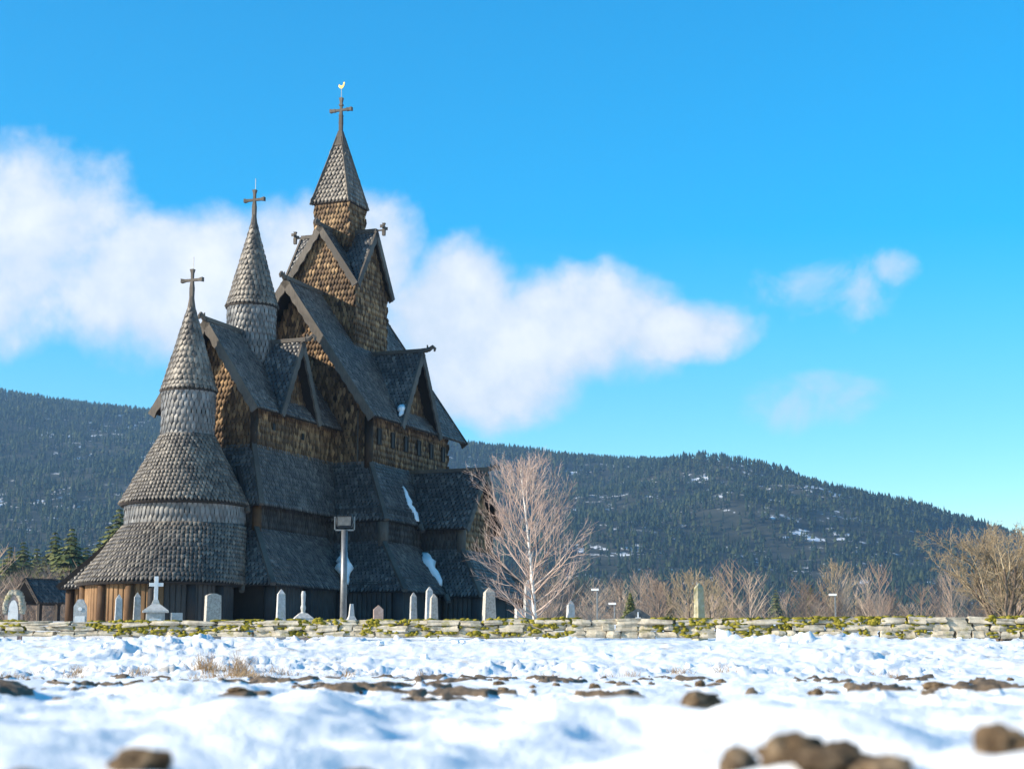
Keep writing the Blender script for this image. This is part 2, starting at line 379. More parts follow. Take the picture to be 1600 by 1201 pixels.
# ------------------------------------------------------------------ stave church
BZ = 2.0
church = empty('stave_church', (CH_O.x, CH_O.y, BZ), math.atan2(.93295353, .35999681))
tag(church, 'dark wooden stave church with tiered shingled roofs, three spires and round apse', 'church')
def C(u, v, z): return Vector((u, -v, z-BZ))       # u west, v north
def part(mb, name, material, parent=church, smooth=False): return mb.build(name, material, parent, 0, smooth)

def shingle_mesh(frames, name='shingles'):
    """frames: arrays o, ex, ey, n (k,3), w (k), e (k), pt -> joined mesh of pointed shingles"""
    o, ex, ey, n, wv, ev, pt, lift = frames
    k = len(o); r = rng
    L = ev*1.55; w2 = wv*.5*r.uniform(.78, .97, k); l0 = lift*r.uniform(.7, 1.35, k); th = .035
    j = r.uniform(-.02, .02, k)
    def P(s, t, h): return o+ex*s[:, None]+ey*t[:, None]+n*h[:, None]
    z = np.zeros(k)
    tl = P(-w2, L, z+.004); tr = P(w2, L, z+.004)
    bl = P(-w2, ev*pt+j, l0); br = P(w2, ev*pt+j, l0*r.uniform(.85, 1.15, k)); tip = P(z, z+j, l0*1.05)
    bl2 = P(-w2, ev*pt+j, l0-th); br2 = P(w2, ev*pt+j, l0-th); tip2 = P(z, z+j, l0-th)
    V = np.stack((tl, bl, tip, br, tr, bl2, tip2, br2), 1).reshape(-1, 3)
    pat = np.array([0, 1, 2, 3, 4, 1, 5, 6, 2, 2, 6, 7, 3]); loops = (pat[None]+(np.arange(k)*8)[:, None]).ravel()
    sizes = np.tile([5, 4, 4], k)
    tint = np.repeat(np.clip(r.normal(.5, .17, k), 0, 1), 8)
    return np_mesh(name, V, loops, sizes, tint)
def inside(poly, s, t):
    c = np.zeros(len(s), bool); n = len(poly)
    for i in range(n):
        x1, y1 = poly[i]; x2, y2 = poly[(i+1) % n]
        if y1 == y2: continue
        cond = ((y1 > t) != (y2 > t)) & (s < (x2-x1)*(t-y1)/(y2-y1)+x1); c ^= cond
    return c
def flat_frames(poly, out, w=.2, e=.25, pt=.4, lift=.04, holes=()):
    """poly: planar 3d polygon whose first edge runs along the bottom; out: rough outward direction"""
    P = [Vector(p) for p in poly]; ex = (P[1]-P[0]).normalized(); nn = None
    nn = ex.cross(P[-1]-P[0]).normalized()
    if nn.dot(Vector(out)) < 0: nn = -nn
    ey = nn.cross(ex)
    if ey.z < 0: ey = -ey
    q = [((p-P[0]).dot(ex), (p-P[0]).dot(ey)) for p in P]
    smin, smax = min(a for a, b in q), max(a for a, b in q); tmin, tmax = min(b for a, b in q), max(b for a, b in q)
    rows = np.arange(tmin-.02, tmax, e); S = []; T = []
    for i, t in enumerate(rows):
        ss = np.arange(smin+(w/2 if i % 2 else 0), smax+w*.5, w); S.append(ss); T.append(np.full(len(ss), t))
    S = np.concatenate(S); T = np.concatenate(T)
    m = inside(q, np.clip(S, smin+.03, smax-.03), T+e*.55)
    for hpoly in holes: m &= ~inside(hpoly, S, T+e*.5)
    S, T = S[m]+rng.uniform(-.008, .008, m.sum()), T[m]
    k = len(S); a = lambda v: np.tile(np.array(v), (k, 1))
    o = a(P[0])+S[:, None]*np.array(ex)+T[:, None]*np.array(ey)
    return [o, a(ex), a(ey), a(nn), np.full(k, w), np.full(k, e), np.full(k, pt), np.full(k, lift)]
def cone_frames(cu, r0, z0, r1, z1, w=.2, e=.25, pt=.4, lift=.04, prof=None):
    """rows of shingles round a cone frustum or drum, centre (cu,0)"""
    Ls = math.hypot(r1-r0, z1-z0); nrow = max(1, int(round(Ls/e))); e = Ls/nrow; out = [[] for _ in range(8)]
    dr, dz = (r1-r0)/Ls, (z1-z0)/Ls
    for i in range(nrow):
        t = i*e; r = r0+dr*t; z = z0+dz*t
        n = max(5, int(round(2*math.pi*max(r+dr*e*.3, .08)/w))); ww = 2*math.pi*max(r, .05)/n
        a = 2*math.pi*(np.arange(n)+.5*(i % 2))/n; ca, sa = np.cos(a), np.sin(a); zz = np.zeros(n)
        out[0].append(np.stack((cu+r*ca, r*sa, zz+z-BZ), -1)); out[1].append(np.stack((-sa, ca, zz), -1))
        out[2].append(np.stack((dr*ca, dr*sa, zz+dz), -1)); out[3].append(np.stack((dz*ca, dz*sa, zz-dr), -1))
        for q, v in ((4, ww), (5, e), (6, pt), (7, lift)): out[q].append(np.full(n, v))
    return [np.concatenate(x) for x in out]
def cat(*fs): return [np.concatenate([f[i] for f in fs]) for i in range(8)]
def shingles(fr, material, parent, name='shingles'):
    o = link(name, shingle_mesh(fr, name), material, parent); o['kind'] = 'stuff'; return o
WALL = dict(w=.175, e=.275, pt=.8, lift=.06)
ROOF = dict(w=.17, e=.19, pt=.8, lift=.045)

def slab(poly, out, th=.07):
    P = [Vector(p) for p in poly]; n = (P[1]-P[0]).cross(P[-1]-P[0]).normalized()
    if n.dot(Vector(out)) < 0: n = -n
    return MB().prism(P, -n*th)
def roof_planes(name, planes, material, parent=church, **kw):
    k = dict(ROOF); k.update(kw); mb = MB(); fr = []
    for poly, out in planes:
        s = slab(poly, out); mb.add(s.v, s.f); fr.append(flat_frames(poly, out, **k))
    p = part(mb, name, M['darkwood'], parent)
    shingles(cat(*fr), material, p); return p
def boards(parent, name, segs, wd=.16, ht=.16, material=None, up=(0, 0, 1)):
    for a, b in segs: part(MB().beam(a, b, wd, ht, up), name, material or M['trim'], parent)
def barge(parent, apex, foot, outdir, width=.40, th=.09, material=None, scallop=True):
    """bargeboard hanging below the roof edge from apex to foot, its lower edge scalloped"""
    a = Vector(apex); b = Vector(foot); d = b-a; L = d.length; d.normalize(); o = Vector(outdir).normalized()
    dn = o.cross(d).normalized()
    if dn.z > 0: dn = -dn
    n = max(6, int(L/.28)); top = []; bot = []
    for i in range(n+1):
        s = L*i/n; top.append(a+d*s-dn*.08); bot.append(a+d*s+dn*(width-.08-(.06 if (i % 2 and scallop) else 0)))
    mb = MB(); mb.prism(top+bot[::-1], o*th); part(mb, 'bargeboard', material or M['trim'], parent)
def ridge(parent, a, b, horn=True):
    a = Vector(a); b = Vector(b); d = (b-a).normalized()
    mb = MB().beam(a, b, .24, .17)
    if horn:
        mb.tube([b-d*.25, b+d*.12+Vector((0,0,.03)), b+d*.32+Vector((0,0,.16)), b+d*.42+Vector((0,0,.06)), b+d*.40+Vector((0,0,-.08))], [.12, .11, .095, .075, .04], 6)
        mb.tube([b+d*.05, b+d*.02+Vector((0,0,.26))], [.07, .03], 5)
    part(mb, 'ridge_board', M['trim'], parent)
def cross_mesh(h, span, t=.11, flare=1.8):
    """wooden cross with arms flaring to their ends; arms along y (north-south)"""
    mb = MB(); zc = h*.66
    def arm(a, b, w0, w1):
        a = Vector(a); b = Vector(b); d = (b-a).normalized(); x = Vector((1, 0, 0)); s = d.cross(x); P = []
        for p, q in ((a, w0), (a+(b-a)*.62, w0*1.1), (b, w1)):
            P += [p+x*q*sx+s*q*sy for sx, sy in ((-.5,-.5),(.5,-.5),(.5,.5),(-.5,.5))]
        f = [(3,2,1,0),(8,9,10,11)]
        for i in (0, 4): f += [(i,i+1,i+5,i+4),(i+1,i+2,i+6,i+5),(i+2,i+3,i+7,i+6),(i+3,i,i+4,i+7)]
        mb.add(P, f)
    arm((0,0,0), (0,0,zc), t*1.5, t*1.05); arm((0,0,zc), (0,0,h), t, t*flare)
    arm((0,0,zc), (0,span/2,zc), t, t*flare); arm((0,0,zc), (0,-span/2,zc), t, t*flare)
    return mb
def put_cross(parent, u, v, z, h, span, t=.12, knob=False, rod=True):
    mb = cross_mesh(h, span, t)
    if knob:
        for yy in (-.30*span, .30*span): mb.box(-t*.75, t*.75, yy-.05, yy+.05, h*.66-t*.75, h*.66+t*.75)
        for zz in (.3, .5, .8): mb.box(-t*.85, t*.85, -t*.85, t*.85, h*zz-.05, h*zz+.05)
    o = part(mb, 'cross', M['trim'], parent); o.location = C(u, v, z)
    if rod:
        r_ = part(MB().tube([(.06,0,h*.6), (.06,0,h+.55)], .014, 5), 'lightning_rod', M['metal'], parent); r_.location = C(u, v, z)
    return o

NU = -.75
def gable_wall(name, axis, c0, at, hw, z0, ze, za, inward, out, extra=(), material='wallshingle'):
    """pentagonal gable wall: axis 'u' = wall stands at u=at and spans v; axis 'v' the other way"""
    f = (lambda s, z: C(at, s, z)) if axis == 'u' else (lambda s, z: C(s, at, z))
    poly = [f(c0-hw, z0), f(c0+hw, z0), f(c0+hw, ze), f(c0, za), f(c0-hw, ze)]
    mb = MB().prism(poly, Vector(inward)*.3); p = part(mb, name, M['darkwood'])
    shingles(flat_frames(poly, out, **WALL), M[material], p); return p
E_, W_, N_, S_ = (-1,0,0), (1,0,0), (0,-1,0), (0,1,0)
def sidewall(name, a, b, z0, z1, out, material='wallshingle', th=.3, **kw):
    """rectangular wall from (u,v) a to b"""
    poly = [C(*a, z0), C(*b, z0), C(*b, z1), C(*a, z1)]
    p = part(MB().prism(poly, -Vector(out)*th), name, M['darkwood']); k = dict(WALL); k.update(kw)
    shingles(flat_frames(poly, out, **k), M[material], p); return p

# --- nave
wE = gable_wall('wall', 'u', 0, -5, 3.9, 9.0, 11.35, 17.2, W_, E_)
wW = gable_wall('wall', 'u', 0, 3.6, 3.9, 9.0, 11.35, 17.2, E_, W_)
nN = sidewall('wall', (-4.98, 3.9), (3.58, 3.9), 9.0, 11.4, N_)
nS = sidewall('wall', (-4.98, -3.9), (3.58, -3.9), 9.0, 11.4, S_)
for s, wl in ((1, nN), (-1, nS)):
    for k in range(6):
        uu = -4.25+1.46*k; y = s*3.9
        wdw = part(MB().box(uu-.13, uu+.13, -(y+s*.10), -(y-s*.05), 10.18-BZ, 10.78-BZ), 'window', M['void'], wl)
        fr = MB()
        for q in (-.16, .16): fr.box(uu+q-.03, uu+q+.03, -(y+s*.125), -(y+s*.02), 10.12-BZ, 10.84-BZ)
        for q in (10.15, 10.81): fr.box(uu-.128, uu+.128, -(y+s*.12), -(y+s*.02), q-.03-BZ, q+.03-BZ)
        part(fr, 'window_frame', M['darkwood'], wl)
for s in (1, -1):
    out = (0, -s, .7)
    rp = roof_planes('roof', [([C(-6.0, s*4.5, 11.2), C(4.7, s*4.5, 11.2), C(4.7, 0, 17.7), C(-6.0, 0, 17.7)], out)], M['roof'])
    for uu, dd in ((-6.0, E_), (4.7, W_)): barge(rp, C(uu, 0, 17.72), C(uu, s*4.55, 11.14), dd, .40)
    if s == 1: ridge(rp, C(4.8, 0, 17.78), C(-6.15, 0, 17.78))
    # dormer
    hw, zr, ze, vf, vb = 2.25, 14.95, 11.12, 4.5, 1.75
    pl = []
    for q in (-1, 1): pl.append(([C(NU+q*hw, s*vf, ze), C(NU+q*hw*.98, s*(vf-.12), ze), C(NU, s*vb, zr), C(NU, s*vf, zr)], (q, 0, .6)))
    pl = [([C(NU+q*hw, s*vf, ze), C(NU+q*hw, s*(vf+.02-.1), ze), C(NU, s*vb, zr), C(NU, s*vf, zr)], (q, 0, .6)) for q in (-1, 1)]
    dp = roof_planes('dormer_roof', pl, M['roof'], w=.2, e=.2)
    for q in (-1, 1): barge(dp, C(NU, s*vf, zr), C(NU+q*(hw+.03), s*vf, ze-.05), (0, -s, 0), .36)
    ridge(dp, C(NU, s*vb, zr+.05), C(NU, s*4.75, zr+.05))
    dw = part(MB().prism([C(NU-2.05, s*3.93, 11.2), C(NU+2.05, s*3.93, 11.2), C(NU, s*3.93, 14.6)], (0, s*.3, 0)), 'dormer_wall', M['darkwood'])
    shingles(flat_frames([C(NU-2.05, s*3.93, 11.2), C(NU+2.05, s*3.93, 11.2), C(NU, s*3.93, 14.6)], (0, -s, 0), **WALL), M['wallshingle'], dw)
part(MB().tube([C(-5.16, 3.35, 9.2), C(-5.16, 3.35, 11.6)], .035, 6), 'downpipe', M['trim'])
for s in (1, -1): part(MB().tube([C(-5.05, s*3.85, 8.9), C(-5.05, s*3.85, 11.3)], .2, 10), 'corner_post', M['wallshingle'], smooth=True)

# --- ridge turret
TH = 1.73
tb = part(MB().box(NU-TH, NU+TH, -TH, TH, 12.6-BZ, 18.3-BZ), 'turret', M['darkwood'])
for ax, sg in (('u', -1), ('u', 1), ('v', 1), ('v', -1)):
    if ax == 'u': f = lambda s, z: C(NU+sg*(TH+.02), s, z); c0 = 0; out = (sg, 0, 0)
    else: f = lambda s, z: C(NU+s, sg*(TH+.02), z); c0 = 0; out = (0, -sg, 0)
    poly = [f(-TH, 13.4), f(TH, 13.4), f(TH, 18.2), f(0, 20.75), f(-TH, 18.2)]
    tri = [f(-TH, 18.2), f(TH, 18.2), f(0, 20.75)]
    g_ = part(MB().prism(tri, -Vector(out)*.2), 'turret_gable', M['darkwood'], tb)
    shingles(flat_frames(poly, out, **WALL), M['wallshingle'], tb)
    pf, zr, ze, hw = 2.0, 21.05, 18.1, 1.98
    if ax == 'u': g = lambda s, d, z: C(NU+sg*d, s, z)
    else: g = lambda s, d, z: C(NU+s, sg*d, z)
    pl = [([g(q*hw, pf, ze), g(q*hw, pf-.02, ze), g(0, -.05, zr), g(0, pf, zr)], (g(q, 0, 0.)-g(0, 0, 0.))+Vector((0, 0, .6))) for q in (-1, 1)]
    rp = roof_planes('turret_roof', pl, M['roof'], tb, w=.19, e=.2) if False else None
    mb = MB(); fr = []
    for poly2, o2 in pl:
        s_ = slab(poly2, o2); mb.add(s_.v, s_.f); fr.append(flat_frames(poly2, o2, w=.19, e=.2, pt=.45, lift=.04))
    rp = part(mb, 'turret_roof', M['darkwood'])
    shingles(cat(*fr), M['roof'], rp)
    for q in (-1, 1): barge(rp, g(0, pf, zr), g(q*(hw+.03), pf, ze-.05), out, .34)
    ridge(rp, g(0, .8, zr+.04), g(0, pf+.05, zr+.04), ax == 'u' and sg == -1)
    if not (ax == 'u' and sg == -1):
        e_ = g(0, pf+.42, zr+.06)
        part(MB().beam(g(0, pf, zr+.04), g(0, pf+.42, zr+.04), .07, .07), 'finial_arm', M['trim'], rp)
        cr = cross_mesh(.62, .56, .09, 1.7)
        if ax == 'v': cr.v = [(-y, x, z) for x, y, z in cr.v]
        o = part(cr, 'gable_cross', M['trim'], rp); o.location = e_-Vector((0, 0, .3))
DH = .87
dm = part(MB().box(NU-DH, NU+DH, -DH, DH, 20.0-BZ, 22.55-BZ), 'belfry', M['darkwood'])
for out, a, b in ((E_, (-1,-1), (-1,1)), (W_, (1,-1), (1,1)), (N_, (-1,1), (1,1)), (S_, (-1,-1), (1,-1))):
    k = DH+.01
    shingles(flat_frames([C(NU+a[0]*k, a[1]*k, 20.2), C(NU+b[0]*k, b[1]*k, 20.2), C(NU+b[0]*k, b[1]*k, 22.5), C(NU+a[0]*k, a[1]*k, 22.5)], out, **WALL), M['wallshingle'], dm)
SH, z0, z1 = 1.02, 22.45, 26.0
pl = []
for out, a, b in ((E_, (-1,-1), (-1,1)), (W_, (1,-1), (1,1)), (N_, (-1,1), (1,1)), (S_, (-1,-1), (1,-1))):
    pl.append(([C(NU+a[0]*SH, a[1]*SH, z0), C(NU+b[0]*SH, b[1]*SH, z0), C(NU+b[0]*.12, b[1]*.12, z1), C(NU+a[0]*.12, a[1]*.12, z1)], Vector(out)+Vector((0, 0, .3))))
sp = roof_planes('spire', pl, M['roof2'], w=.2, e=.24)
for a in ((-1,-1), (-1,1), (1,-1), (1,1)):
    part(MB().beam(C(NU+a[0]*(SH+.03), a[1]*(SH+.03), z0-.02), C(NU+a[0]*.13, a[1]*.13, z1), .13, .11), 'hip_board', M['trim'], sp)
part(MB().add([C(NU-.3,-.3,25.55), C(NU+.3,-.3,25.55), C(NU+.3,.3,25.55), C(NU-.3,.3,25.55), C(NU-.1,-.1,26.35), C(NU+.1,-.1,26.35), C(NU+.1,.1,26.35), C(NU-.1,.1,26.35)], [(0,1,2,3),(4,5,6,7),(0,1,5,4),(1,2,6,5),(2,3,7,6),(3,0,4,7)]), 'spire_cap', M['trim'], sp)
put_cross(church, NU, 0, 26.2, 1.85, 1.2, .105, True, False)
rod = part(MB().tube([C(NU, 0, 28.0), C(NU, 0, 28.55)], .018, 5), 'vane_rod', M['metal'])
rs = [(-.20,.02),(-.16,.16),(-.08,.08),(.02,.04),(.10,.10),(.12,.24),(.17,.27),(.22,.21),(.19,.14),(.17,.02),(.08,-.10),(-.02,-.13),(-.12,-.08)]
part(MB().prism([C(NU-.015, y*.85, 28.64+z*.85) for y, z in rs], (.03, 0, 0)), 'weathercock', M['gold'], rod)

# --- chancel
CU = -9.08
gable_wall('wall', 'u', 0, -12.1, 2.0, 9.0, 10.85, 14.1, W_, E_)
for s in (1, -1):
    sw = sidewall('wall', (-12.08, s*2.0), (-5.0, s*2.0), 9.0, 10.95, (0, -s, 0))
    for uu, zz in ((-10.6, 10.2), (-8.0, 10.1)):
        part(MB().box(uu-.1, uu+.1, -s*2.1-.02, -s*2.1+.02, zz-.14-BZ, zz+.14-BZ), 'window', M['void'], sw)
    rp = roof_planes('roof', [([C(-12.85, s*2.52, 10.72), C(-5.02, s*2.52, 10.72), C(-5.02, 0, 14.5), C(-12.85, 0, 14.5)], (0, -s, .6))], M['roof'])
    barge(rp, C(-12.85, 0, 14.52), C(-12.85, s*2.56, 10.66), E_, .38)
    if s == 1: ridge(rp, C(-5.1, 0, 14.56), C(-12.95, 0, 14.56))
    hw, zr, ze, vf, vb = 1.75, 14.12, 10.72, 2.55, .2
    dp = roof_planes('dormer_roof', [([C(CU+q*hw, s*vf, ze), C(CU+q*hw, s*(vf-.06), ze), C(CU, s*vb, zr), C(CU, s*vf, zr)], (q, 0, .6)) for q in (-1, 1)], M['roof'], w=.2, e=.2)
    for q in (-1, 1): barge(dp, C(CU, s*vf, zr), C(CU+q*(hw+.03), s*vf, ze-.05), (0, -s, 0), .34)
    ridge(dp, C(CU, s*.2, zr+.05), C(CU, s*2.75, zr+.05))
    tri = [C(CU-1.6, s*2.03, 10.8), C(CU+1.6, s*2.03, 10.8), C(CU, s*2.03, 13.8)]
    dw = part(MB().prism(tri, (0, s*.3, 0)), 'dormer_wall', M['darkwood']); shingles(flat_frames(tri, (0, -s, 0), **WALL), M['wallshingle'], dw)
    part(MB().tube([C(-12.06, s*1.97, 8.9), C(-12.06, s*1.97, 10.9)], .16, 10), 'corner_post', M['wallshingle'], smooth=True)

# --- round towers with conical caps
def round_tower(cu, r, zb, zt, cr, zc, zn, zcross, hcross):
    d = part(MB().lathe([(r-.03, zb-BZ), (r-.03, zt-BZ)], 36, (cu, 0)), 'tower_drum', M['darkwood'])
    shingles(cone_frames(cu, r, zb, r, zt, w=.2, e=.3, pt=.6, lift=.04), M['silver'], d)
    p = part(MB().lathe([(cr, zc-.06-BZ), (cr, zc-BZ), (cr*.90, zc+.30-BZ), (.12, zn-BZ)], 36, (cu, 0)), 'cone_roof', M['darkwood'])
    shingles(cat(cone_frames(cu, cr+.02, zc, cr*.9+.02, zc+.3, w=.19, e=.2, pt=.45, lift=.03), cone_frames(cu, cr*.9+.02, zc+.3, .14, zn, w=.2, e=.25, pt=.55, lift=.035)), M['roof2'], p)
    part(MB().lathe([(.20, zn-.15-BZ), (.10, zn+.5-BZ)], 8, (cu, 0)), 'finial', M['trim'], p)
    put_cross(p, cu, 0, zn+.3, hcross, 1.02, .10)
round_tower(CU+.03, 1.05, 12.6, 15.85, 1.15, 15.8, 19.5, 0, 1.35)
round_tower(-14.0, 1.06, 9.2, 11.36, 1.15, 11.3, 14.8, 0, 1.35)

# --- skirts (aisle roof above, ambulatory roof below)
def skirt(name, u0, u1, vv, d, zt, zb, sides, material, ends=()):
    """hipped skirt round the rectangle u0..u1, +-vv"""
    pl = []; a0, a1, b = u0-d, u1+d, vv+d
    if 'E' in sides: pl.append(([C(a0, -b, zb), C(a0, b, zb), C(u0, vv, zt), C(u0, -vv, zt)], (-1, 0, .6)))
    if 'W' in sides: pl.append(([C(a1, -b, zb), C(a1, b, zb), C(u1, vv, zt), C(u1, -vv, zt)], (1, 0, .6)))
    e1 = a1 if 'W' in sides else u1
    e0 = a0 if 'E' in sides else u0
    pl.append(([C(e0, b, zb), C(e1, b, zb), C(u1, vv, zt), C(u0, vv, zt)], (0, -1, .6)))
    pl.append(([C(e0, -b, zb), C(e1, -b, zb), C(u1, -vv, zt), C(u0, -vv, zt)], (0, 1, .6)))
    p = roof_planes(name, pl, material)
    for s in (1, -1):
        if 'E' in sides: part(MB().beam(C(u0, s*vv, zt+.05), C(a0-.03, s*(b+.03), zb+.02), .2, .16), 'hip_board', M['trim'], p)
        if 'W' in sides: part(MB().beam(C(u1, s*vv, zt+.05), C(a1+.03, s*(b+.03), zb+.02), .2, .16), 'hip_board', M['trim'], p)
    return p
skirt('aisle_roof', -5, 3.6, 3.9, 1.58, 9.28, 6.47, 'EW', M['roof'])
skirt('aisle_roof', -12.1, -5.0, 2.0, .98, 9.28, 6.66, 'E', M['roof'])
skirt('ambulatory_roof', -6.35, 4.95, 5.25, 1.96, 5.56, 3.32, 'EW', M['roof'])
skirt('ambulatory_roof', -12.56, -6.3, 2.46, 1.88, 5.8, 3.38, 'E', M['roof'])
def loft_frames(c0, r0, z0, c1, r1, z1, w=.17, e=.18, pt=.8, lift=.045):
    """shingle rows on an oblique cone between circle (c0,r0,z0) and circle (c1,r1,z1)"""
    Ls = math.hypot(r1-r0, z1-z0); nrow = int(round(Ls/e)); out = [[] for _ in range(8)]
    for i in range(nrow):
        f = i/nrow; c, r, z = c0+(c1-c0)*f, r0+(r1-r0)*f, z0+(z1-z0)*f
        n = max(6, int(round(2*math.pi*r/w))); a = 2*math.pi*(np.arange(n)+.5*(i % 2))/n; ca, sa = np.cos(a), np.sin(a); zz = np.zeros(n)
        g = np.stack((c1+r1*ca-c0-r0*ca, (r1-r0)*sa, zz+z1-z0), -1); L = np.linalg.norm(g, axis=1); ey = g/L[:, None]
        ex = np.stack((-sa, ca, zz), -1); ex = ex-ey*(ex*ey).sum(1)[:, None]; ex /= np.linalg.norm(ex, axis=1)[:, None]
        out[0].append(np.stack((c+r*ca, r*sa, zz+z-BZ), -1)); out[1].append(ex); out[2].append(ey); out[3].append(np.cross(ex, ey))
        out[4].append(np.full(n, 2*math.pi*r/n)); out[5].append(L/nrow); out[6].append(np.full(n, pt)); out[7].append(np.full(n, lift))
    return [np.concatenate(x) for x in out]
def cone_skirt(name, c0, r0, z0, c1, r1, z1):
    mb = MB(); n = 56
    for c, r, z in ((c0, r0-.05, z0-.07), (c0, r0, z0), (c1, r1, z1)): mb.v += [(c+r*math.cos(2*math.pi*k/n), r*math.sin(2*math.pi*k/n), z-BZ) for k in range(n)]
    for i in (0, 1): mb.f += [(i*n+k, i*n+(k+1) % n, (i+1)*n+(k+1) % n, (i+1)*n+k) for k in range(n)]
    mb.f.append(tuple(range(n))[::-1])
    p = part(mb, name, M['darkwood']); shingles(loft_frames(c0, r0+.02, z0, c1, r1+.02, z1), M['roof2'], p); return p
AC0, AR0 = -15.65, 3.25                                   # eave circle of the apse ambulatory
cone_skirt('aisle_roof', -14.08, 2.58, 6.62, -14.0, 1.08, 9.45)
cone_skirt('ambulatory_roof', AC0, AR0, 3.36, -14.0, 2.42, 5.76)
bd = part(MB().lathe([(2.36, 5.3-BZ), (2.36, 6.7-BZ)], 56, (-14.0, 0)), 'wall', M['darkwood'])
shingles(cone_frames(-14.0, 2.38, 5.55, 2.38, 6.7, w=.2, e=.38, pt=.6, lift=.04), M['silver'], bd)
# aisle walls between the skirts
for s in (1, -1):
    o_ = (0, -s, 0)
    sidewall('wall', (-6.33, s*5.25), (4.93, s*5.25), 5.3, 6.85, o_, 'plankdark', .2)  # dark boards, the deep eave shade put into their colour
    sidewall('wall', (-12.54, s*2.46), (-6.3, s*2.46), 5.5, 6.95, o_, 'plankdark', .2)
    part(MB().tube([C(-6.3, s*5.2, 5.2), C(-6.3, s*5.2, 6.75)], .24, 12), 'corner_post', M['trim'], smooth=True)
    part(MB().tube([C(-12.5, s*2.45, 5.4), C(-12.5, s*2.45, 6.9)], .2, 12), 'corner_post', M['plank'], smooth=True)
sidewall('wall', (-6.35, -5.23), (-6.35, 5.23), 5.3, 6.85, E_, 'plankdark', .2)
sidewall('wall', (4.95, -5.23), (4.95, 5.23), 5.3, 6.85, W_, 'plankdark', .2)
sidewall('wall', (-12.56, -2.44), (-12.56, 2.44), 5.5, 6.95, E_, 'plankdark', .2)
# north and south porch gables
for s in (1, -1):
    o_ = (0, -s, 0); hw, zr, ze, vf = 2.28, 9.15, 6.32, 7.75
    pp = roof_planes('porch_roof', [([C(NU+q*hw, s*3.9, ze), C(NU+q*hw, s*vf, ze), C(NU, s*vf, zr), C(NU, s*3.9, zr)], (q, 0, .7)) for q in (-1, 1)], M['roof'], w=.21, e=.21)
    for q in (-1, 1): barge(pp, C(NU, s*vf, zr), C(NU+q*(hw+.03), s*vf, ze-.05), o_, .34)
    ridge(pp, C(NU, s*3.9, zr+.06), C(NU, s*8.0, zr+.06))
    poly = [C(NU-1.7, s*7.3, 5.2), C(NU+1.7, s*7.3, 5.2), C(NU+1.7, s*7.3, 6.9), C(NU, s*7.3, 8.95), C(NU-1.7, s*7.3, 6.9)]
    gw = part(MB().prism(poly, (0, s*.2, 0)), 'porch_gable', M['darkwood']); shingles(flat_frames(poly, o_, **WALL), M['wallshingle'], gw)
    for q in (-1, 1):
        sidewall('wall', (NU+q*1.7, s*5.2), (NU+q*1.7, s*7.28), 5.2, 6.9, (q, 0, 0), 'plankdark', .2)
        part(MB().tube([C(NU+q*1.68, s*7.28, 5.1), C(NU+q*1.68, s*7.28, 6.6)], .2, 10), 'corner_post', M['trim'], smooth=True)
    # lower porch skirt
    h0, h1, v0, v1, zt, zb = 1.7, 3.28, 7.3, 8.92, 5.45, 3.24
    pl = [([C(NU-h1, s*v1, zb), C(NU+h1, s*v1, zb), C(NU+h0, s*v0, zt), C(NU-h0, s*v0, zt)], (0, -s, .7))]
    for q in (-1, 1): pl.append(([C(NU+q*h1, s*5.25, zb), C(NU+q*h1, s*v1, zb), C(NU+q*h0, s*v0, zt), C(NU+q*h0, s*5.25, zt)], (q, 0, .7)))
    pp = roof_planes('ambulatory_roof', pl, M['roof'])
    for q in (-1, 1): part(MB().beam(C(NU+q*h0, s*v0, zt+.05), C(NU+q*(h1+.03), s*(v1+.03), zb+.02), .2, .16), 'hip_board', M['trim'], pp)
# ambulatory walls: solid core, then planks one by one
core = MB(); Z0, Z1 = 1.75-BZ, 3.75-BZ
core.box(-8.0, 6.6, -6.75, 6.75, Z0, Z1); core.box(-13.9, -7.9, -3.88, 3.88, Z0, Z1-.02); core.box(NU-2.75, NU+2.75, -8.42, 8.42, Z0, Z1-.04); core.lathe([(AR0-.43, Z0), (AR0-.43, Z1-.03)], 48, (AC0, 0))
part(core, 'ambulatory_wall', M['darkwood'])
pm = {}
def plank_mesh(kind):
    if kind not in pm:
        mb = MB(); wd = {'plank': .205, 'plankdark': .205}[kind]
        P = [(-.05, -wd/2, 0), (-.03, -wd/2, 0)]
        prof = [(-.06, -wd/2), (.0, -wd/2), (.03, -wd/2+.035), (.03, wd/2-.035), (0, wd/2), (-.06, wd/2)]
        mb.prism([(x, y, 1.78-BZ) for x, y in prof], (0, 0, 1.9)); me = mb.mesh('plank'); me.materials.append(M[kind])
        a = me.attributes.new('tint', 'FLOAT', 'POINT'); a.data.foreach_set('value', np.full(len(me.vertices), .5, np.float32)); pm[kind] = me
    return pm[kind]
def planks(p, q, out, kind='plankdark', post=()):
    p = Vector(p); q = Vector(q); d = q-p; n = max(1, int(d.length/.222)); a = math.atan2(-out[1], out[0])
    for i in range(n):
        c = p+d*((i+.5)/n); o = link('plank', plank_mesh(kind), None, church)
        o.location = (c.x+out[0]*random.uniform(-.012, .012), -c.y, random.uniform(-.02, .02)); o.rotation_euler = (0, 0, a+random.uniform(-.04, .04))
def post(u, v, r=.17, kind='plankdark', z1=3.42): part(MB().tube([C(u, v, 1.75), C(u, v, z1)], r, 12), 'post', M[kind], smooth=True)
planks((-10.9, 3.95), (-8.15, 3.95), (0, 1)); planks((-13.5, 3.95), (-11.2, 3.95), (0, 1)); planks((-8.1, 3.95), (-8.1, 6.5), (-1, 0))
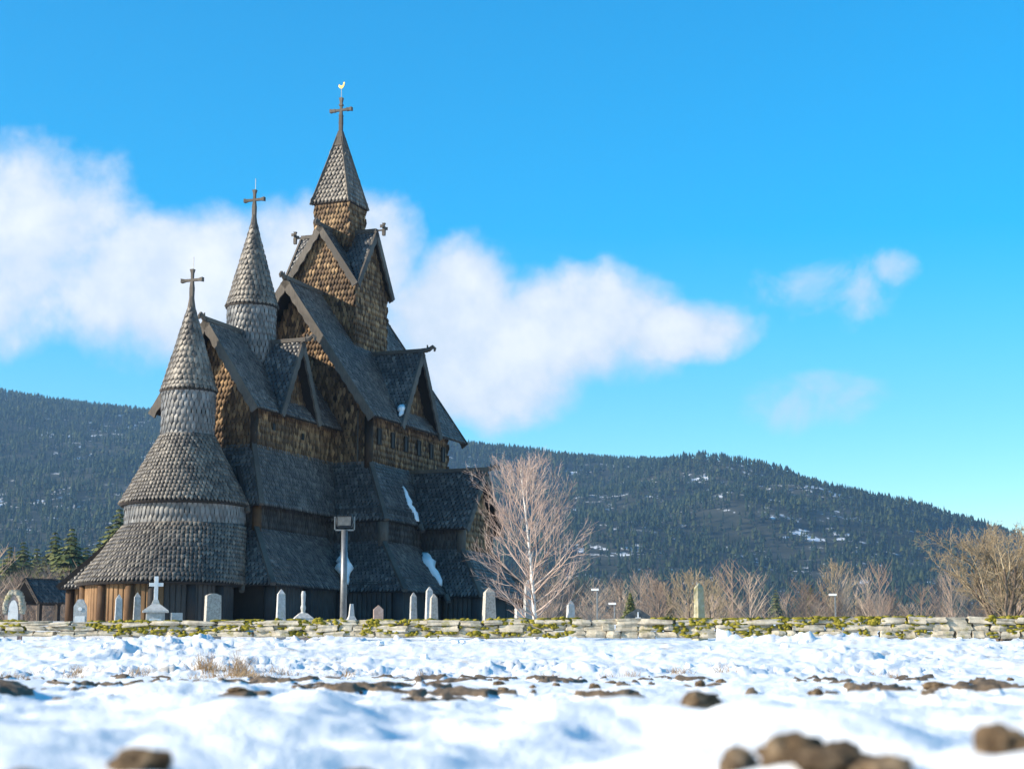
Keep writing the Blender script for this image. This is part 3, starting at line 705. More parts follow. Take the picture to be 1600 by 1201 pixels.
planks((-8.0, 6.82), (-3.7, 6.82), (0, 1)); planks((NU-2.82, 6.9), (NU-2.82, 8.3), (-1, 0)); planks((NU-2.6, 8.5), (NU-.75, 8.5), (0, 1)); planks((NU+.75, 8.5), (NU+2.6, 8.5), (0, 1)); planks((2.3, 6.82), (6.5, 6.82), (0, 1))
planks((-13.95, -3.95), (-8.2, -3.95), (0, -1), 'plank')
for u, v in ((-13.9, 3.9), (-11.05, 4.0), (-8.05, 6.78), (NU-2.78, 8.45), (NU+2.78, 8.45), (-8.1, 4.05)): post(u, v, .22)
post(-13.9, -4.0, .2, 'plank'); post(-14.15, -4.25, .17, 'plank')
for i in range(50):
    a = 1.25+3.8*(i+.5)/50                       # east half, from south (local +y) round to north
    o = link('plank', plank_mesh('plank' if a < 3.75 else 'plankdark'), None, church)  # sun side brown, far side black: light and shade put into the colour
    o.location = (AC0+(AR0-.37)*math.cos(a), (AR0-.37)*math.sin(a), random.uniform(-.02, .02)); o.rotation_euler = (0, 0, a)
for a in (95, 130, 165, 190, 207, 236, 262): post(AC0+(AR0-.32)*math.cos(R(a)), -(AR0-.32)*math.sin(R(a)), .17, 'plank' if a < 200 else 'plankdark')  # posts split likewise into a sunlit and a shaded tone
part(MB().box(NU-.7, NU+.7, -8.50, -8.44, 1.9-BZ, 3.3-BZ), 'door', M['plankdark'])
# wider ambulatory on the south side of the chancel
ap = roof_planes('ambulatory_roof', [([C(-14.4, -5.7, 3.38), C(-8.0, -5.7, 3.38), C(-8.0, -3.5, 5.78), C(-13.0, -3.5, 5.78)], (0, 1, .7)), ([C(-14.4, -5.7, 3.38), C(-14.4, -2.6, 3.38), C(-13.0, -2.4, 5.78), C(-13.0, -3.5, 5.78)], (-1, 0, .7))], M['roof'])
part(MB().beam(C(-13.0, -3.5, 5.84), C(-14.43, -5.73, 3.40), .22, .18), 'hip_board', M['darkwood'], ap)
part(MB().box(-12.95, -8.0, 2.3, 3.45, 5.2-BZ, 6.75-BZ), 'wall', M['plank'])
part(MB().box(-13.95, -8.0, 3.6, 5.25, Z0, Z1-.1), 'ambulatory_wall', M['darkwood'])
planks((-14.0, -5.2), (-14.0, -4.1), (-1, 0), 'plank'); post(-14.05, -5.35, .18, 'plank')
# gutters in the valleys with their spouts
for (a, b) in (((-13.35, 2.75, 9.0-2.3), None),): pass
for uv0, z0_, uv1, z1_ in (((-12.9, 2.2), 5.72, (-14.5, 3.0), 3.33), ((-6.3, 4.4), 5.3, (-8.35, 4.45), 3.28), ((NU-1.75, 5.3), 5.5, (NU-3.38, 7.32), 3.2), ((-12.6, 1.55), 8.3, (-13.12, 2.32), 6.6), ((NU-2.3, 5.1), 6.95, (NU-2.45, 5.62), 6.4)):
    a = C(*uv0, z0_+.04); b = C(*uv1, z1_+.02)
    g_ = part(MB().beam(a, b, .16, .08), 'valley_gutter', M['darkwood'])
    d = (b-a).normalized(); part(MB().tube([b-d*.1, b+d*.22+Vector((0, 0, -.05))], [.13, .11], 10), 'spout', M['trim'], g_)

# snow left lying in the roof valleys
def lump_mesh(name, pts, rads, seed, n=10, material=None):
    r = np.random.default_rng(seed); mb = MB(); P = []; Q = []
    for i in range(len(pts)-1):
        for k in range(4):
            f = k/4.; P.append(Vector(pts[i])*(1-f)+Vector(pts[i+1])*f+Vector(r.normal(0, .035, 3))); Q.append((rads[i]*(1-f)+rads[i+1]*f)*r.uniform(.75, 1.3))
    P.append(Vector(pts[-1])); Q.append(rads[-1]); mb.tube(P, Q, n)
    mb.v = [tuple(np.array(v)+r.normal(0, .02, 3)) for v in mb.v]
    return mb.mesh(name, 0, True)
cw = Matrix.Translation(church.location) @ Matrix.Rotation(church.rotation_euler.z, 4, 'Z')
for pts, rr, lab in (([(-7.2, 3.7, 5.05), (-7.75, 4.1, 4.35), (-8.2, 4.4, 3.65)], [.14, .34, .10], 'white snow lying in the lower roof valley behind the floodlight pole'),
                     ([(NU-2.1, 5.6, 5.25), (NU-2.6, 6.1, 4.7), (NU-3.1, 6.9, 3.75)], [.16, .32, .08], 'white snow lying in the lower roof valley beside the north porch'),
                     ([(NU-2.05, 4.55, 8.25), (NU-2.25, 5.0, 7.4), (NU-2.42, 5.4, 6.65)], [.06, .17, .10], 'thin strip of snow in the valley left of the porch ridge'),
                     ([(NU-1.75, 4.28, 11.95), (NU-1.95, 4.4, 11.6)], [.2, .12], 'small snow patch at the foot of the large dormer')):
    o = link('snow_patch', lump_mesh('snow_patch', [cw @ C(*p) for p in pts], rr, len(lab)), M['snow'])
    tag(o, lab, 'snow', 'snow left in the roof valleys')

# ------------------------------------------------------------------ dry stone wall
def blob_mesh(name, seed, sub=2, amp=.14, boxy=.6, flat=1.):
    """rounded irregular unit stone, from a subdivided cube"""
    import bmesh
    bm = bmesh.new(); bmesh.ops.create_cube(bm, size=2.0); bmesh.ops.subdivide_edges(bm, edges=bm.edges[:], cuts=sub, use_grid_fill=True)
    r = np.random.default_rng(seed); sh = r.uniform(-.22, .22, (3, 3))
    ph = r.uniform(0, 6, 9)
    for v in bm.verts:
        p = np.array(v.co); s = p/np.linalg.norm(p); q = p*boxy+s*1.15*(1-boxy)
        q = q+sh@p*.6*np.array([1, .6, .5])
        q = q*(1+amp*(math.sin(2.3*p[0]+ph[0])*math.sin(2.1*p[1]+ph[1])+.7*math.sin(3.7*p[2]+ph[2]+p[0])))+r.normal(0, amp*.22, 3)
        v.co = q*.5
    me = bpy.data.meshes.new(name); bm.to_mesh(me); bm.free()
    me.polygons.foreach_set('use_smooth', [False]*len(me.polygons)); return me
def wall_y(x): return 60.0-.075*x
wall = empty('stone_wall', (0, 60, gh(0, 60)))
tag(wall, 'low mossy dry stone wall running along the churchyard', 'wall')
SV = [blob_mesh('stone', 100+i, 3, .09, .82) for i in range(12)]
for m_ in SV: m_.materials.append(M['wallstone'])
WB = lambda x: 1.20-.004*x                                  # foot of the wall
WT = lambda x: 1.80+.0025*x+.02*math.sin(x*.6)              # top of the wall
random.seed(21); tops = []
def put_stone(x, z, wd, ht, dp, tilt=0):
    o = link('stone', random.choice(SV), None, wall)
    o.location = (x, wall_y(x)-60+random.uniform(-.05, .05), z-wall.location.z)
    o.scale = (wd*.99, dp*random.uniform(.85, 1.1), ht*1.03); o.rotation_euler = (random.uniform(-.06, .06), tilt, -.075+random.uniform(-.08, .08)+random.choice((0, math.pi)))
nst = 0
for row in range(3):
    x = -22.5+random.uniform(0, .4)
    while x < 22.5:
        wd = random.uniform(.38, .85) if row < 2 else random.uniform(.6, 1.25)
        hgt = WT(x)-WB(x); f0, f1 = ((0, .36), (.36, .70), (.70, 1.0))[row]
        zj = random.uniform(-.02, .02)
        put_stone(x+wd/2, WB(x)+hgt*(f0+f1)/2+zj, wd*.97, hgt*(f1-f0)*random.uniform(.88, 1.08), random.uniform(.5, .65) if row < 2 else random.uniform(.6, .75), random.uniform(-.05, .05))
        x += wd; nst += 1
mv = []; mf = []; ms = []
import bmesh
bm = bmesh.new(); bmesh.ops.create_icosphere(bm, subdivisions=1, radius=1); iv = np.array([v.co[:] for v in bm.verts]); ifc = np.array([[v.index for v in f.verts] for f in bm.faces]); bm.free()
k = 0
for c in range(460):
    x = random.uniform(-22, 22)
    if fbm(np.array([x*.5]), np.array([3.]), 2, 8)[0] < .40: continue
    zz = random.choice((random.uniform(WB(x)+.05, WT(x)-.15), WT(x)-random.uniform(.0, .22)))
    for j in range(random.randint(2, 6)):
        s = np.array([random.uniform(.05, .16), random.uniform(.04, .07), random.uniform(.035, .08)])
        p = np.array([x+random.uniform(-.3, .3), wall_y(x)-random.uniform(.24, .30), zz+random.uniform(-.08, .08)])
        v = iv*s*(1+.25*rng.standard_normal((len(iv), 1)))+p
        mv.append(v); mf.append(ifc+k*len(iv)); k += 1
    if random.random() < .5:
        s = np.array([random.uniform(.12, .3), random.uniform(.12, .25), .05]); v = iv*s*(1+.2*rng.standard_normal((len(iv), 1)))+np.array([x, wall_y(x)-.1, WT(x)+.015]); mv.append(v); mf.append(ifc+k*len(iv)); k += 1
mv = np.concatenate(mv)-np.array(wall.location); mf = np.concatenate(mf)
mo = link('moss', np_mesh('moss', mv, mf.ravel(), np.full(len(mf), 3), None, True), M['moss'], wall); mo['kind'] = 'stuff'

# ------------------------------------------------------------------ gravestones
def at(px, D):
    """map position that lies D metres out along the line of sight of a given picture column"""
    t = (px-800)/2720.; return (t*D, D)
def cyz(D, py):  # height of a point seen at row py at distance D
    return .22+D*math.tan(PITCH+math.atan((600.5-py)/2684.))
def frustum(mb, w0, d0, w1, d1, z0, z1):
    return mb.add([(-w0/2,-d0/2,z0),(w0/2,-d0/2,z0),(w0/2,d0/2,z0),(-w0/2,d0/2,z0),(-w1/2,-d1/2,z1),(w1/2,-d1/2,z1),(w1/2,d1/2,z1),(-w1/2,d1/2,z1)],
                  [(3,2,1,0),(4,5,6,7),(0,1,5,4),(1,2,6,5),(2,3,7,6),(3,0,4,7)])
def grave(px, D, top, wpx, style, material, label, rz=.35, name='gravestone'):
    x, y = at(px, D); z = gh(x, y)-.05; H = cyz(D, top)-z; W = wpx*D/2720.
    W2 = W/(math.cos(rz)+.45*math.sin(abs(rz))) if style not in ('cross', 'pedestal') else W*.8
    r = empty(name, (x, y, z), rz); tag(r, label, 'gravestone', 'gravestones in the churchyard')
    if style == 'obelisk':
        mb = MB(); d = W2*.62; frustum(mb, W2, d*1.3, W2*.72, d*.95, 0, H-.16*W2-.12); frustum(mb, W2*.72, d*.95, .02, .02, H-.16*W2-.12, H); part(mb, 'shaft', material, r)
        part(frustum(MB(), W2*1.3, d*1.8, W2*1.2, d*1.7, -.1, .16), 'plinth', material, r)
    elif style == 'tablet':
        d = .2; prof = [(-W2/2, 0), (W2/2, 0), (W2/2, H*.86), (0, H), (-W2/2, H*.86)]
        part(MB().prism([(x_, -d/2, z_) for x_, z_ in prof], (0, d, 0)), 'slab', material, r)
    elif style == 'cut':
        d = W2*.55; c = W2*.26; prof = [(-W2*.55, 0), (W2*.55, 0), (W2*.48, H-c*.5), (W2*.16, H), (-W2*.16, H), (-W2*.48, H-c*.5)]
        part(MB().prism([(x_, -d/2, z_) for x_, z_ in prof], (0, d, 0)), 'slab', material, r)
    elif style == 'panel':
        d = .24; prof = [(-W2/2, 0), (W2/2, 0), (W2/2, H*.84), (W2*.2, H), (-W2*.2, H), (-W2/2, H*.84)]
        part(MB().prism([(x_, -d/2, z_) for x_, z_ in prof], (0, d, 0)), 'slab', material, r)
        part(MB().box(-W2*.38, W2*.38, -d/2-.02, -d/2+.01, .1, H*.62), 'inscription_panel', M['marble'], r)
        part(MB().tube([(0, -d/2-.02, H*.78), (0, -d/2+.02, H*.78)], W2*.16, 14), 'medallion', M['marble'], r)
    elif style == 'gothic':
        d = .34; n = 9; arch = [(-W2/2, 0), (W2/2, 0)]+[(W2/2*math.cos(t)**.9 if math.cos(t) > 0 else 0, H*.62+H*.38*math.sin(t)) for t in np.linspace(0, math.pi/2, n)]
        arch += [(-a, b) for a, b in arch[2:-1][::-1]]
        part(MB().prism([(x_, -d/2, z_) for x_, z_ in arch], (0, d, 0)), 'slab', material, r)
        part(MB().prism([(x_*.6, -d/2-.02, z_*.82+.05) for x_, z_ in arch], (0, .05, 0)), 'inscription_panel', M['marble'], r)
        for a, b in arch[2:]:
            o = link('rim_stone', SV[int(abs(a*77)) % 12], None, r); o.location = (a, 0, b); o.scale = (.17, .4, .17)
    elif style == 'cross':
        bw = W; d = bw*.7; hb = H*.46
        part(frustum(MB(), bw*.82, d*.85, bw*.78, d*.8, 0, hb), 'base', material, r)
        mb = frustum(MB(), bw*1.12, d*1.15, bw*1.08, d*1.1, hb, hb+.07); frustum(mb, bw*1.08, d*1.1, bw*.36, d*.4, hb+.07, hb+.30); frustum(mb, bw*.34, d*.38, bw*.22, d*.28, hb+.30, hb+.46); part(mb, 'cap', material, r)
        part(MB().box(-bw*.25, bw*.25, -d*.44, -d*.40, .08, hb*.8), 'inscription_panel', M['marble'], r)
        mb = MB().box(-.07, .07, -.06, .06, hb+.44, H); cz = H-.30; mb.box(-.25, -.07, -.055, .055, cz-.065, cz+.065); mb.box(.07, .25, -.055, .055, cz-.065, cz+.065); part(mb, 'cross', M['marble'], r)
    elif style == 'pedestal':
        bw = W; d = bw*.8; hb = H*.42
        part(frustum(MB(), bw*.72, d*.7, bw*.68, d*.66, 0, hb), 'base', M['pink'], r)
        mb = frustum(MB(), bw*1.0, d, bw*1.02, d, hb, hb+.12); frustum(mb, bw*1.02, d, bw*.4, d*.4, hb+.12, hb+.30)
        mb.tube([(0,0,hb+.28), (0,0,hb+.36), (0,0,hb+.5), (0,0,hb+.62), (0,0,H-.12), (0,0,H)], [.12, .075, .10, .07, .085, .06], 10); part(mb, 'cap', material, r)
    elif style == 'pyramid':
        mb = frustum(MB(), W2, W2*.8, W2*.9, W2*.7, 0, H*.25); part(mb, 'base', M['pink'], r)
        mb = frustum(MB(), W2*1.1, W2*.9, W2*.35, W2*.3, H*.25, H*.62); frustum(mb, W2*.35, W2*.3, W2*.2, W2*.2, H*.62, H); part(mb, 'cap', material, r)
    elif style == 'block':
        part(frustum(MB(), W2, W2*.8, W2*.95, W2*.75, 0, H), 'block', material, r)
    elif style == 'gable':
        d = .3; part(MB().prism([(x_, -d/2, z_) for x_, z_ in ((-W2/2, 0), (W2/2, 0), (W2/2, H*.72), (0, H), (-W2/2, H*.72))], (0, d, 0)), 'slab', material, r)
        mb = MB().box(-.025, .025, -d/2-.03, -d/2+.01, H*.30, H*.86); mb.box(-.10, -.025, -d/2-.03, -d/2+.01, H*.62, H*.67); mb.box(.025, .10, -d/2-.03, -d/2+.01, H*.62, H*.67); part(mb, 'cross', M['white'], r)
    return r
G, PG = M['granite'], M['palegranite']
grave(18, 63, 925, 27, 'gothic', M['pink'], 'pointed-arch gravestone with rough stone rim and white panel, far left', .1)
grave(122, 63, 936, 21, 'panel', PG, 'white gravestone with peaked top and round medallion, left of the apse', .15)
grave(182, 63, 928, 14, 'obelisk', PG, 'pale narrow obelisk in front of the sunlit apse planks')
grave(211, 63, 925, 14, 'obelisk', G, 'dark grey narrow obelisk just left of the white cross')
grave(240, 63, 900, 36, 'cross', PG, 'stone pedestal carrying a tall white marble cross', .25)
grave(273, 63, 957, 20, 'block', PG, 'low square pale stone block right of the white cross')
grave(330, 63, 927, 26, 'cut', M['speckled'], 'broad speckled granite gravestone with cut-off corners', .45)
grave(437, 63, 920, 17, 'obelisk', PG, 'smooth pale grey obelisk before the chancel planks')
grave(472, 63, 923, 29, 'pedestal', PG, 'pink stone pedestal with ornate cap and short pillar', .3)
grave(548, 66, 943, 26, 'pyramid', PG, 'low stepped stone monument just right of the floodlight pole')
grave(590, 66, 945, 16, 'tablet', M['pink'], 'small pinkish tablet gravestone with peaked top', .2)
grave(645, 66, 925, 13, 'obelisk', G, 'slim dark lichen-spotted obelisk left of the obelisk pair')
grave(670, 68, 916, 14, 'obelisk', PG, 'taller rear obelisk of the close pair before the nave')
grave(677, 65.5, 927, 15, 'obelisk', M['speckled'], 'shorter front obelisk of the close pair before the nave')
grave(764, 66, 917, 23, 'obelisk', M['speckled'], 'thick lichen-covered granite obelisk at the north porch corner')
grave(826, 69, 905, 17, 'obelisk', G, 'tall grey stone standing behind the birch trunk')
grave(812, 66, 950, 15, 'block', PG, 'low pale stone block left of the birch trunk')
grave(892, 66, 937, 15, 'obelisk', PG, 'lone grey obelisk right of the birch tree')
grave(997, 66, 950, 40, 'gable', M['slate'], 'wide dark gravestone with gabled top and small white cross', .05)
grave(1094, 64, 910, 17, 'obelisk', M['lichenstone'], 'tall yellow lichen-covered stone pillar standing alone on the right', .6, 'stone_pillar')

# ------------------------------------------------------------------ floodlight and lamps
x, y = at(535, 63); z = gh(x, y); H = cyz(63, 828)-z
fl = empty('floodlight_post', (x, y, z)); tag(fl, 'grey steel pole with a boxy black floodlight in front of the church', 'floodlight')
part(MB().tube([(0,0,-.2), (0,0,H*.5), (0,0,H)], [.125, .12, .115], 16), 'pole', M['metal'], fl, True)
part(MB().tube([(0,0,-.1), (0,0,.05)], .24, 16), 'base_flange', M['metal'], fl)
mb = MB(); mb.prism([(-.27,-.12,H+.12), (.27,-.12,H+.12), (.31,-.05,H+.32), (.27,-.12,H+.52), (-.27,-.12,H+.52), (-.31,-.05,H+.32)], (0, .34, 0)); hd = part(mb, 'lamp_head', M['black'], fl)
part(MB().box(-.24, .24, -.15, -.122, H+.16, H+.48), 'lamp_glass', M['slate'], hd)
mb = MB(); mb.box(-.38, -.34, -.03, .05, H+.02, H+.5); mb.box(.34, .38, -.03, .05, H+.02, H+.5); mb.box(-.34, .34, -.02, .04, H-.02, H+.03); part(mb, 'bracket', M['metal'], fl)
for px_, D, top, lab in ((934, 150, 921, 'taller thin lamp post right of the birch tree'), (961, 150, 943, 'shorter lamp post with drooping head right of the birch'), (1308, 150, 929, 'thin lamp post in front of the pale bare tree')):
    x, y = at(px_, D); z = gh(x, y); H = cyz(D, top)-z
    r = empty('lamp_post', (x, y, z)); tag(r, lab, 'lamp post', 'lamp posts behind the churchyard')
    part(MB().tube([(0,0,-.2), (0,0,H)], [.09, .06], 8), 'pole', M['metal'], r); part(MB().box(-.5, .12, -.14, .14, H-.06, H+.1), 'lamp_head', M['white'], r)
# ------------------------------------------------------------------ lychgate-like shelter at the left
x, y = at(72, 92); z = gh(x, y); D = 92
ze_, zr_ = cyz(D, 943), cyz(D, 906)
sh = empty('open_shelter', (x, y, z), .85); tag(sh, 'small open wooden shelter with dark gabled shingle roof, far left', 'shelter')
ze_ -= z; zr_ -= z; L2, W2_ = 1.5, 1.25
for q in (-1, 1):
    poly = [(-L2, q*W2_, ze_), (L2, q*W2_, ze_), (L2, 0, zr_), (-L2, 0, zr_)]
    s_ = slab(poly, (0, q, .6)); rp = s_.build('roof', M['darkwood'], sh)
    fr = flat_frames(poly, (0, q, .6), w=.2, e=.25); shingles(fr, M['roof'], rp)
    for e in (-L2, L2): part(MB().beam((e, 0, zr_), (e, q*(W2_+.05), ze_-.04), .08, .2), 'bargeboard', M['darkwood'], sh)
    for e in (-1.1, 0, 1.1): part(MB().box(e-.09, e+.09, q*.85-.09, q*.85+.09, -.2, ze_+.25), 'post', M['darkwood'], sh)
    part(MB().box(-1.2, 1.2, q*.85-.07, q*.85+.07, ze_-.02, ze_+.16), 'beam', M['darkwood'], sh)

# ------------------------------------------------------------------ trees
class Tw:
    """collects tapering branches as 3-sided tubes (numpy)"""
    def __init__(s, seed, rmin=.005): s.V = []; s.F = []; s.T = []; s.n = 0; s.r = random.Random(seed); s.rmin = rmin
    def branch(s, pts, r0, r1, sides=4, tint=.5):
        m = len(pts); pr = None
        for i, p in enumerate(pts):
            d = (pts[min(i+1, m-1)]-pts[max(i-1, 0)]).normalized(); x = d.cross(Vector((.31, .9, .27)))
            if x.length < 1e-3: x = Vector((1, 0, 0))
            x.normalize(); yv = d.cross(x); rr = r0+(r1-r0)*i/(m-1)
            for k in range(sides):
                a = 2*math.pi*k/sides; s.V.append(p+x*(math.cos(a)*rr)+yv*(math.sin(a)*rr)); s.T.append(tint)
        for i in range(m-1):
            for k in range(sides):
                a = s.n+i*sides+k; b = s.n+i*sides+(k+1) % sides; s.F += [a, b, b+sides, a+sides]
        s.n += m*sides
    def path(s, p, d, L, seg, curve, jit):
        pts = [p.copy()]; d = d.normalized()
        for i in range(seg):
            d = (d+curve/seg+Vector((s.r.gauss(0, jit), s.r.gauss(0, jit), s.r.gauss(0, jit)))).normalized(); p = p+d*(L/seg); pts.append(p.copy())
        return pts, d
    def mesh(s, name): return np_mesh(name, [tuple(v) for v in s.V], s.F, np.full(len(s.F)//4, 4), s.T)
def rand_perp(r, d):
    v = Vector((r.gauss(0, 1), r.gauss(0, 1), r.gauss(0, 1))); v -= d*v.dot(d); return v.normalized()
def grow(t, p, d, L, r0, lev, spec):
    """spec per level: (children, length ratio, angle, upward curve, jitter, segs, sides)"""
    n, lr, ang_, up, jit, seg, sides = spec[lev]
    pts, dd = t.path(p, d, L, seg, Vector((0, 0, up)), jit)
    t.branch(pts, r0, max(r0*.3, t.rmin*.7), sides, min(1, max(0, t.r.gauss(.5, .2))))
    if lev+1 < len(spec):
        for i in range(n):
            f = .22+.78*(i+t.r.random())/n; j = min(int(f*seg), seg-1); q = pts[j].lerp(pts[j+1], f*seg-j)
            ax = (pts[j+1]-pts[j]).normalized(); a = ang_*t.r.uniform(.7, 1.3)
            nd = ax*math.cos(a)+rand_perp(t.r, ax)*math.sin(a)
            grow(t, q, nd, L*lr*(1.15-.6*f)*t.r.uniform(.75, 1.2), max(r0*.5*(1.1-.5*f), t.rmin), lev+1, spec)
def bare_tree(name, px, D, top, label, matl, trunk_mat, seed, prim, spread, spec, fork=None, group=None, trunk_r=.09, lean=0, zlo=.1, cat='tree'):
    x, y = at(px, D); z = gh(x, y); H = cyz(D, top)-z
    root = empty(name, (x, y, z)); tag(root, label, cat, group)
    tr = Tw(seed); pts, _ = tr.path(Vector((0, 0, -.2)), Vector((lean, 0, 1)), H*.97, 10, Vector((0, 0, .2)), .025)
    tr.branch(pts, trunk_r, .012, 8, .5); link('trunk', tr.mesh('trunk'), trunk_mat, root)
    c = Tw(seed+1, max(.005, D*.00010) if D > 100 else .005)
    for i in range(prim):
        f = zlo+(.95-zlo)*((i+c.r.random())/prim); j = min(int(f*10), 9); q = pts[j].lerp(pts[j+1], f*10-j)
        az = i*2.399+c.r.uniform(-.4, .4); prof = math.sin(math.pi*min(1, (f-zlo+.22)/(1.22-zlo)))**.8
        L = spread*prof*c.r.uniform(.75, 1.15); el = R(16)+R(44)*f
        d = Vector((math.cos(az)*math.cos(el), math.sin(az)*math.cos(el), math.sin(el)))
        grow(c, q, d, max(L, .3), trunk_r*.34*(1.1-.75*f), 0, spec)
    link('crown', c.mesh('crown'), matl, root); return root
BSPEC = [(9, .50, .6, .55, .07, 6, 4), (5, .55, .55, .35, .09, 4, 3), (0, 0, 0, .3, .1, 3, 3)]
bare_tree('birch_tree', 838, 63.5, 712, 'bare white-barked birch tree standing behind the stone wall', M['birchtwig'], M['birch'], 5, 50, 2.8, BSPEC, trunk_r=.10)
# big bare bush at the right edge: several stems
x, y = at(1575, 62); z = gh(x, y)
bush = empty('bare_bush', (x, y, z)); tag(bush, 'large tan leafless bush at the right edge behind the wall', 'bush')
st = Tw(31); cr = Tw(32)
BU = [(8, .55, .65, .30, .14, 6, 4), (6, .5, .75, .25, .2, 4, 3), (4, .5, .7, .2, .22, 3, 3), (0, 0, 0, .1, .2, 2, 3)]
for i in range(11):
    az = i*2.4; el = R(random.uniform(42, 80)); d = Vector((math.cos(az)*math.cos(el), math.sin(az)*math.cos(el)*.8, math.sin(el)))
    p0 = Vector((random.uniform(-.4, .4), random.uniform(-.3, .3), -.1)); pts, dd = st.path(p0, d, 2.9, 6, Vector((0, 0, .1)), .07); st.branch(pts, .075, .035, 6, .5)
    for j in (2, 3, 4, 5, 6): grow(cr, pts[j], (dd+rand_perp(cr.r, dd)*.7), random.uniform(1.3, 2.1), .03, 0, BU)
link('stems', st.mesh('stems'), M['bark'], bush); link('crown', cr.mesh('crown'), M['twigtan'], bush)
# single bare trees further off
TS = [(6, .5, .5, .5, .07, 5, 3), (4, .55, .5, .35, .09, 3, 3), (0, 0, 0, .2, .1, 2, 3)]
for px_, D, top, wd_, lab, mt in ((1310, 230, 878, 5.0, 'tall pale narrow bare tree standing above the thicket', 'twigtan'), (1032, 170, 910, 3.4, 'small rounded bare tree left of the stone pillar', 'twig'),
                              (1078, 140, 893, 2.6, 'upright bare bush just left behind the stone pillar', 'twigtan'), (1112, 145, 905, 2.4, 'upright bare bush just right behind the stone pillar', 'twigtan')):
    bare_tree('bare_tree', px_, D, top, lab, M[mt], M['bark'], int(px_), 34, wd_, TS, trunk_r=.16, zlo=.08, group='bare trees behind the churchyard')
# spruces
def spruce(px, D, top, wr, label, seed):
    x, y = at(px, D); z = gh(x, y); H = cyz(D, top)-z; r = np.random.default_rng(seed)
    root = empty('spruce_tree', (x, y, z)); tag(root, label, 'tree', 'spruces beyond the churchyard')
    part(MB().tube([(0,0,-.3), (0,0,H*.95)], [.02*H, .01], 7), 'trunk', M['bark'], root)
    V = []; F = []; T = []; tiers = 30
    for t in range(tiers):
        f = t/tiers; zc = H*(.08+.90*f); rr = wr*1.25*H*(1-f)**.8*(.85+.3*r.random())
        nb = int(18-8*f)
        for k in range(nb):
            a = 2*math.pi*(k+r.uniform(-.4, .4))/nb; L = rr*r.uniform(.65, 1.2)+.05; ca, sa = math.cos(a), math.sin(a); ti = r.uniform(.1, .9)
            for g in range(4):
                g0, g1 = g/4*L, (g+1.3)/4*L; w_ = (.36*L+.06*H*.14)*(1.1-.2*g)*r.uniform(.7, 1.2); dz0, dz1 = -.32*g0+r.uniform(-.05, .05), -.36*g1-.06*L+r.uniform(-.1, .1)
                b = len(V)
                V += [(ca*g0-sa*w_*.4, sa*g0+ca*w_*.4, zc+dz0), (ca*g0+sa*w_*.4, sa*g0-ca*w_*.4, zc+dz0), (ca*g1+sa*w_, sa*g1-ca*w_, zc+dz1-.05*L), (ca*(g1+.1*L), sa*(g1+.1*L), zc+dz1+.03*L), (ca*g1-sa*w_, sa*g1+ca*w_, zc+dz1-.05*L)]
                F.append((b, b+1, b+2, b+3, b+4)); T += [ti]*5
    link('crown', np_mesh('crown', V, np.array(F).ravel(), np.full(len(F), 5), T), M['spruce'], root)
SPL = [(163, 205, 812, .27, 'spruce close left of the tallest spruce'), (8, 215, 846, .27, 'spruce cut by the left edge of the picture'), (62, 190, 862, .27, 'low bushy spruce directly above the shelter ridge'), (196, 215, 800, .26, 'spruce partly hidden behind the apse roof'),
       (178, 190, 784, .27, 'tallest spruce rising just left of the apse'), (104, 200, 816, .27, 'broad dark spruce above the shelter roof'), (78, 215, 822, .23, 'slim spruce left of the broad dark spruce'), (148, 210, 834, .24, 'medium spruce between the broad dark and the tallest spruce'),
       (28, 230, 838, .26, 'spruce near the left edge above the bare thicket'), (50, 250, 848, .26, 'short spruce right of the leftmost spruce'), (128, 235, 846, .26, 'short spruce half hidden behind the broad dark spruce'), (986, 170, 922, .22, 'small dark spruce just left of the gabled gravestone'), (1270, 240, 908, .19, 'dark spruce just left of the tall pale tree'), (1048, 200, 919, .13, 'thin dark conifer left behind the stone pillar'),
       (1215, 420, 915, .2, 'small spruce in the thicket further left of the pale tree'), (1150, 420, 920, .2, 'small spruce in the thicket right of the stone pillar')]
for i, a in enumerate(SPL): spruce(*a, 300+i)
# thickets of bare saplings at the foot of the hills (uncountable)
def twig_proto(seed, n=34):
    r = np.random.default_rng(seed); V = []; F = []
    def blade(a, b, w0, w1):
        d = b-a; s = np.cross(d, np.array([.3, .5, .2])); s /= np.linalg.norm(s)+1e-9; k = len(V)
        V.extend([a-s*w0, a+s*w0, b+s*w1, b-s*w1]); F.extend([(k, k+1, k+2), (k, k+2, k+3)])
    blade(np.zeros(3), np.array([0, 0, .95]), .011, .002)
    for i in range(n):
        h = r.uniform(.1, .85); a = r.uniform(0, 6.28); L = .34*math.sin(math.pi*min(1, (h+.15)/1.1))*r.uniform(.6, 1.1)+.05
        e = np.array([math.cos(a)*L*.7, math.sin(a)*L*.7, h+L*r.uniform(.55, .95)]); b0 = np.array([0, 0, h]); blade(b0, e, .004, .0015)
        for j in range(5):
            f = r.uniform(.3, 1); q = b0+(e-b0)*f; a2 = r.uniform(0, 6.28); l2 = L*r.uniform(.25, .5); blade(q, q+np.array([math.cos(a2)*l2*.6, math.sin(a2)*l2*.6, l2*.8]), .0025, .001)
    return np.array(V), np.array(F)
TP = [twig_proto(i) for i in range(5)]
def thicket(n, x0, x1, y0, y1, h0, h1, name, label):
    D = rng.uniform(y0, y1, n); t = rng.uniform(x0, x1, n); X = (t-800)/2720*D
    P = np.stack((X, D, ground_h(X, D, False)-.2), -1); return tag(scatter_trees(name, P, rng.uniform(h0, h1, n), TP, M['twig']), label, 'thicket', kind='stuff')
thicket(860, 690, 1760, 190, 460, 5, 11, 'thicket', 'leafless reddish-brown thicket at the foot of the right hill')
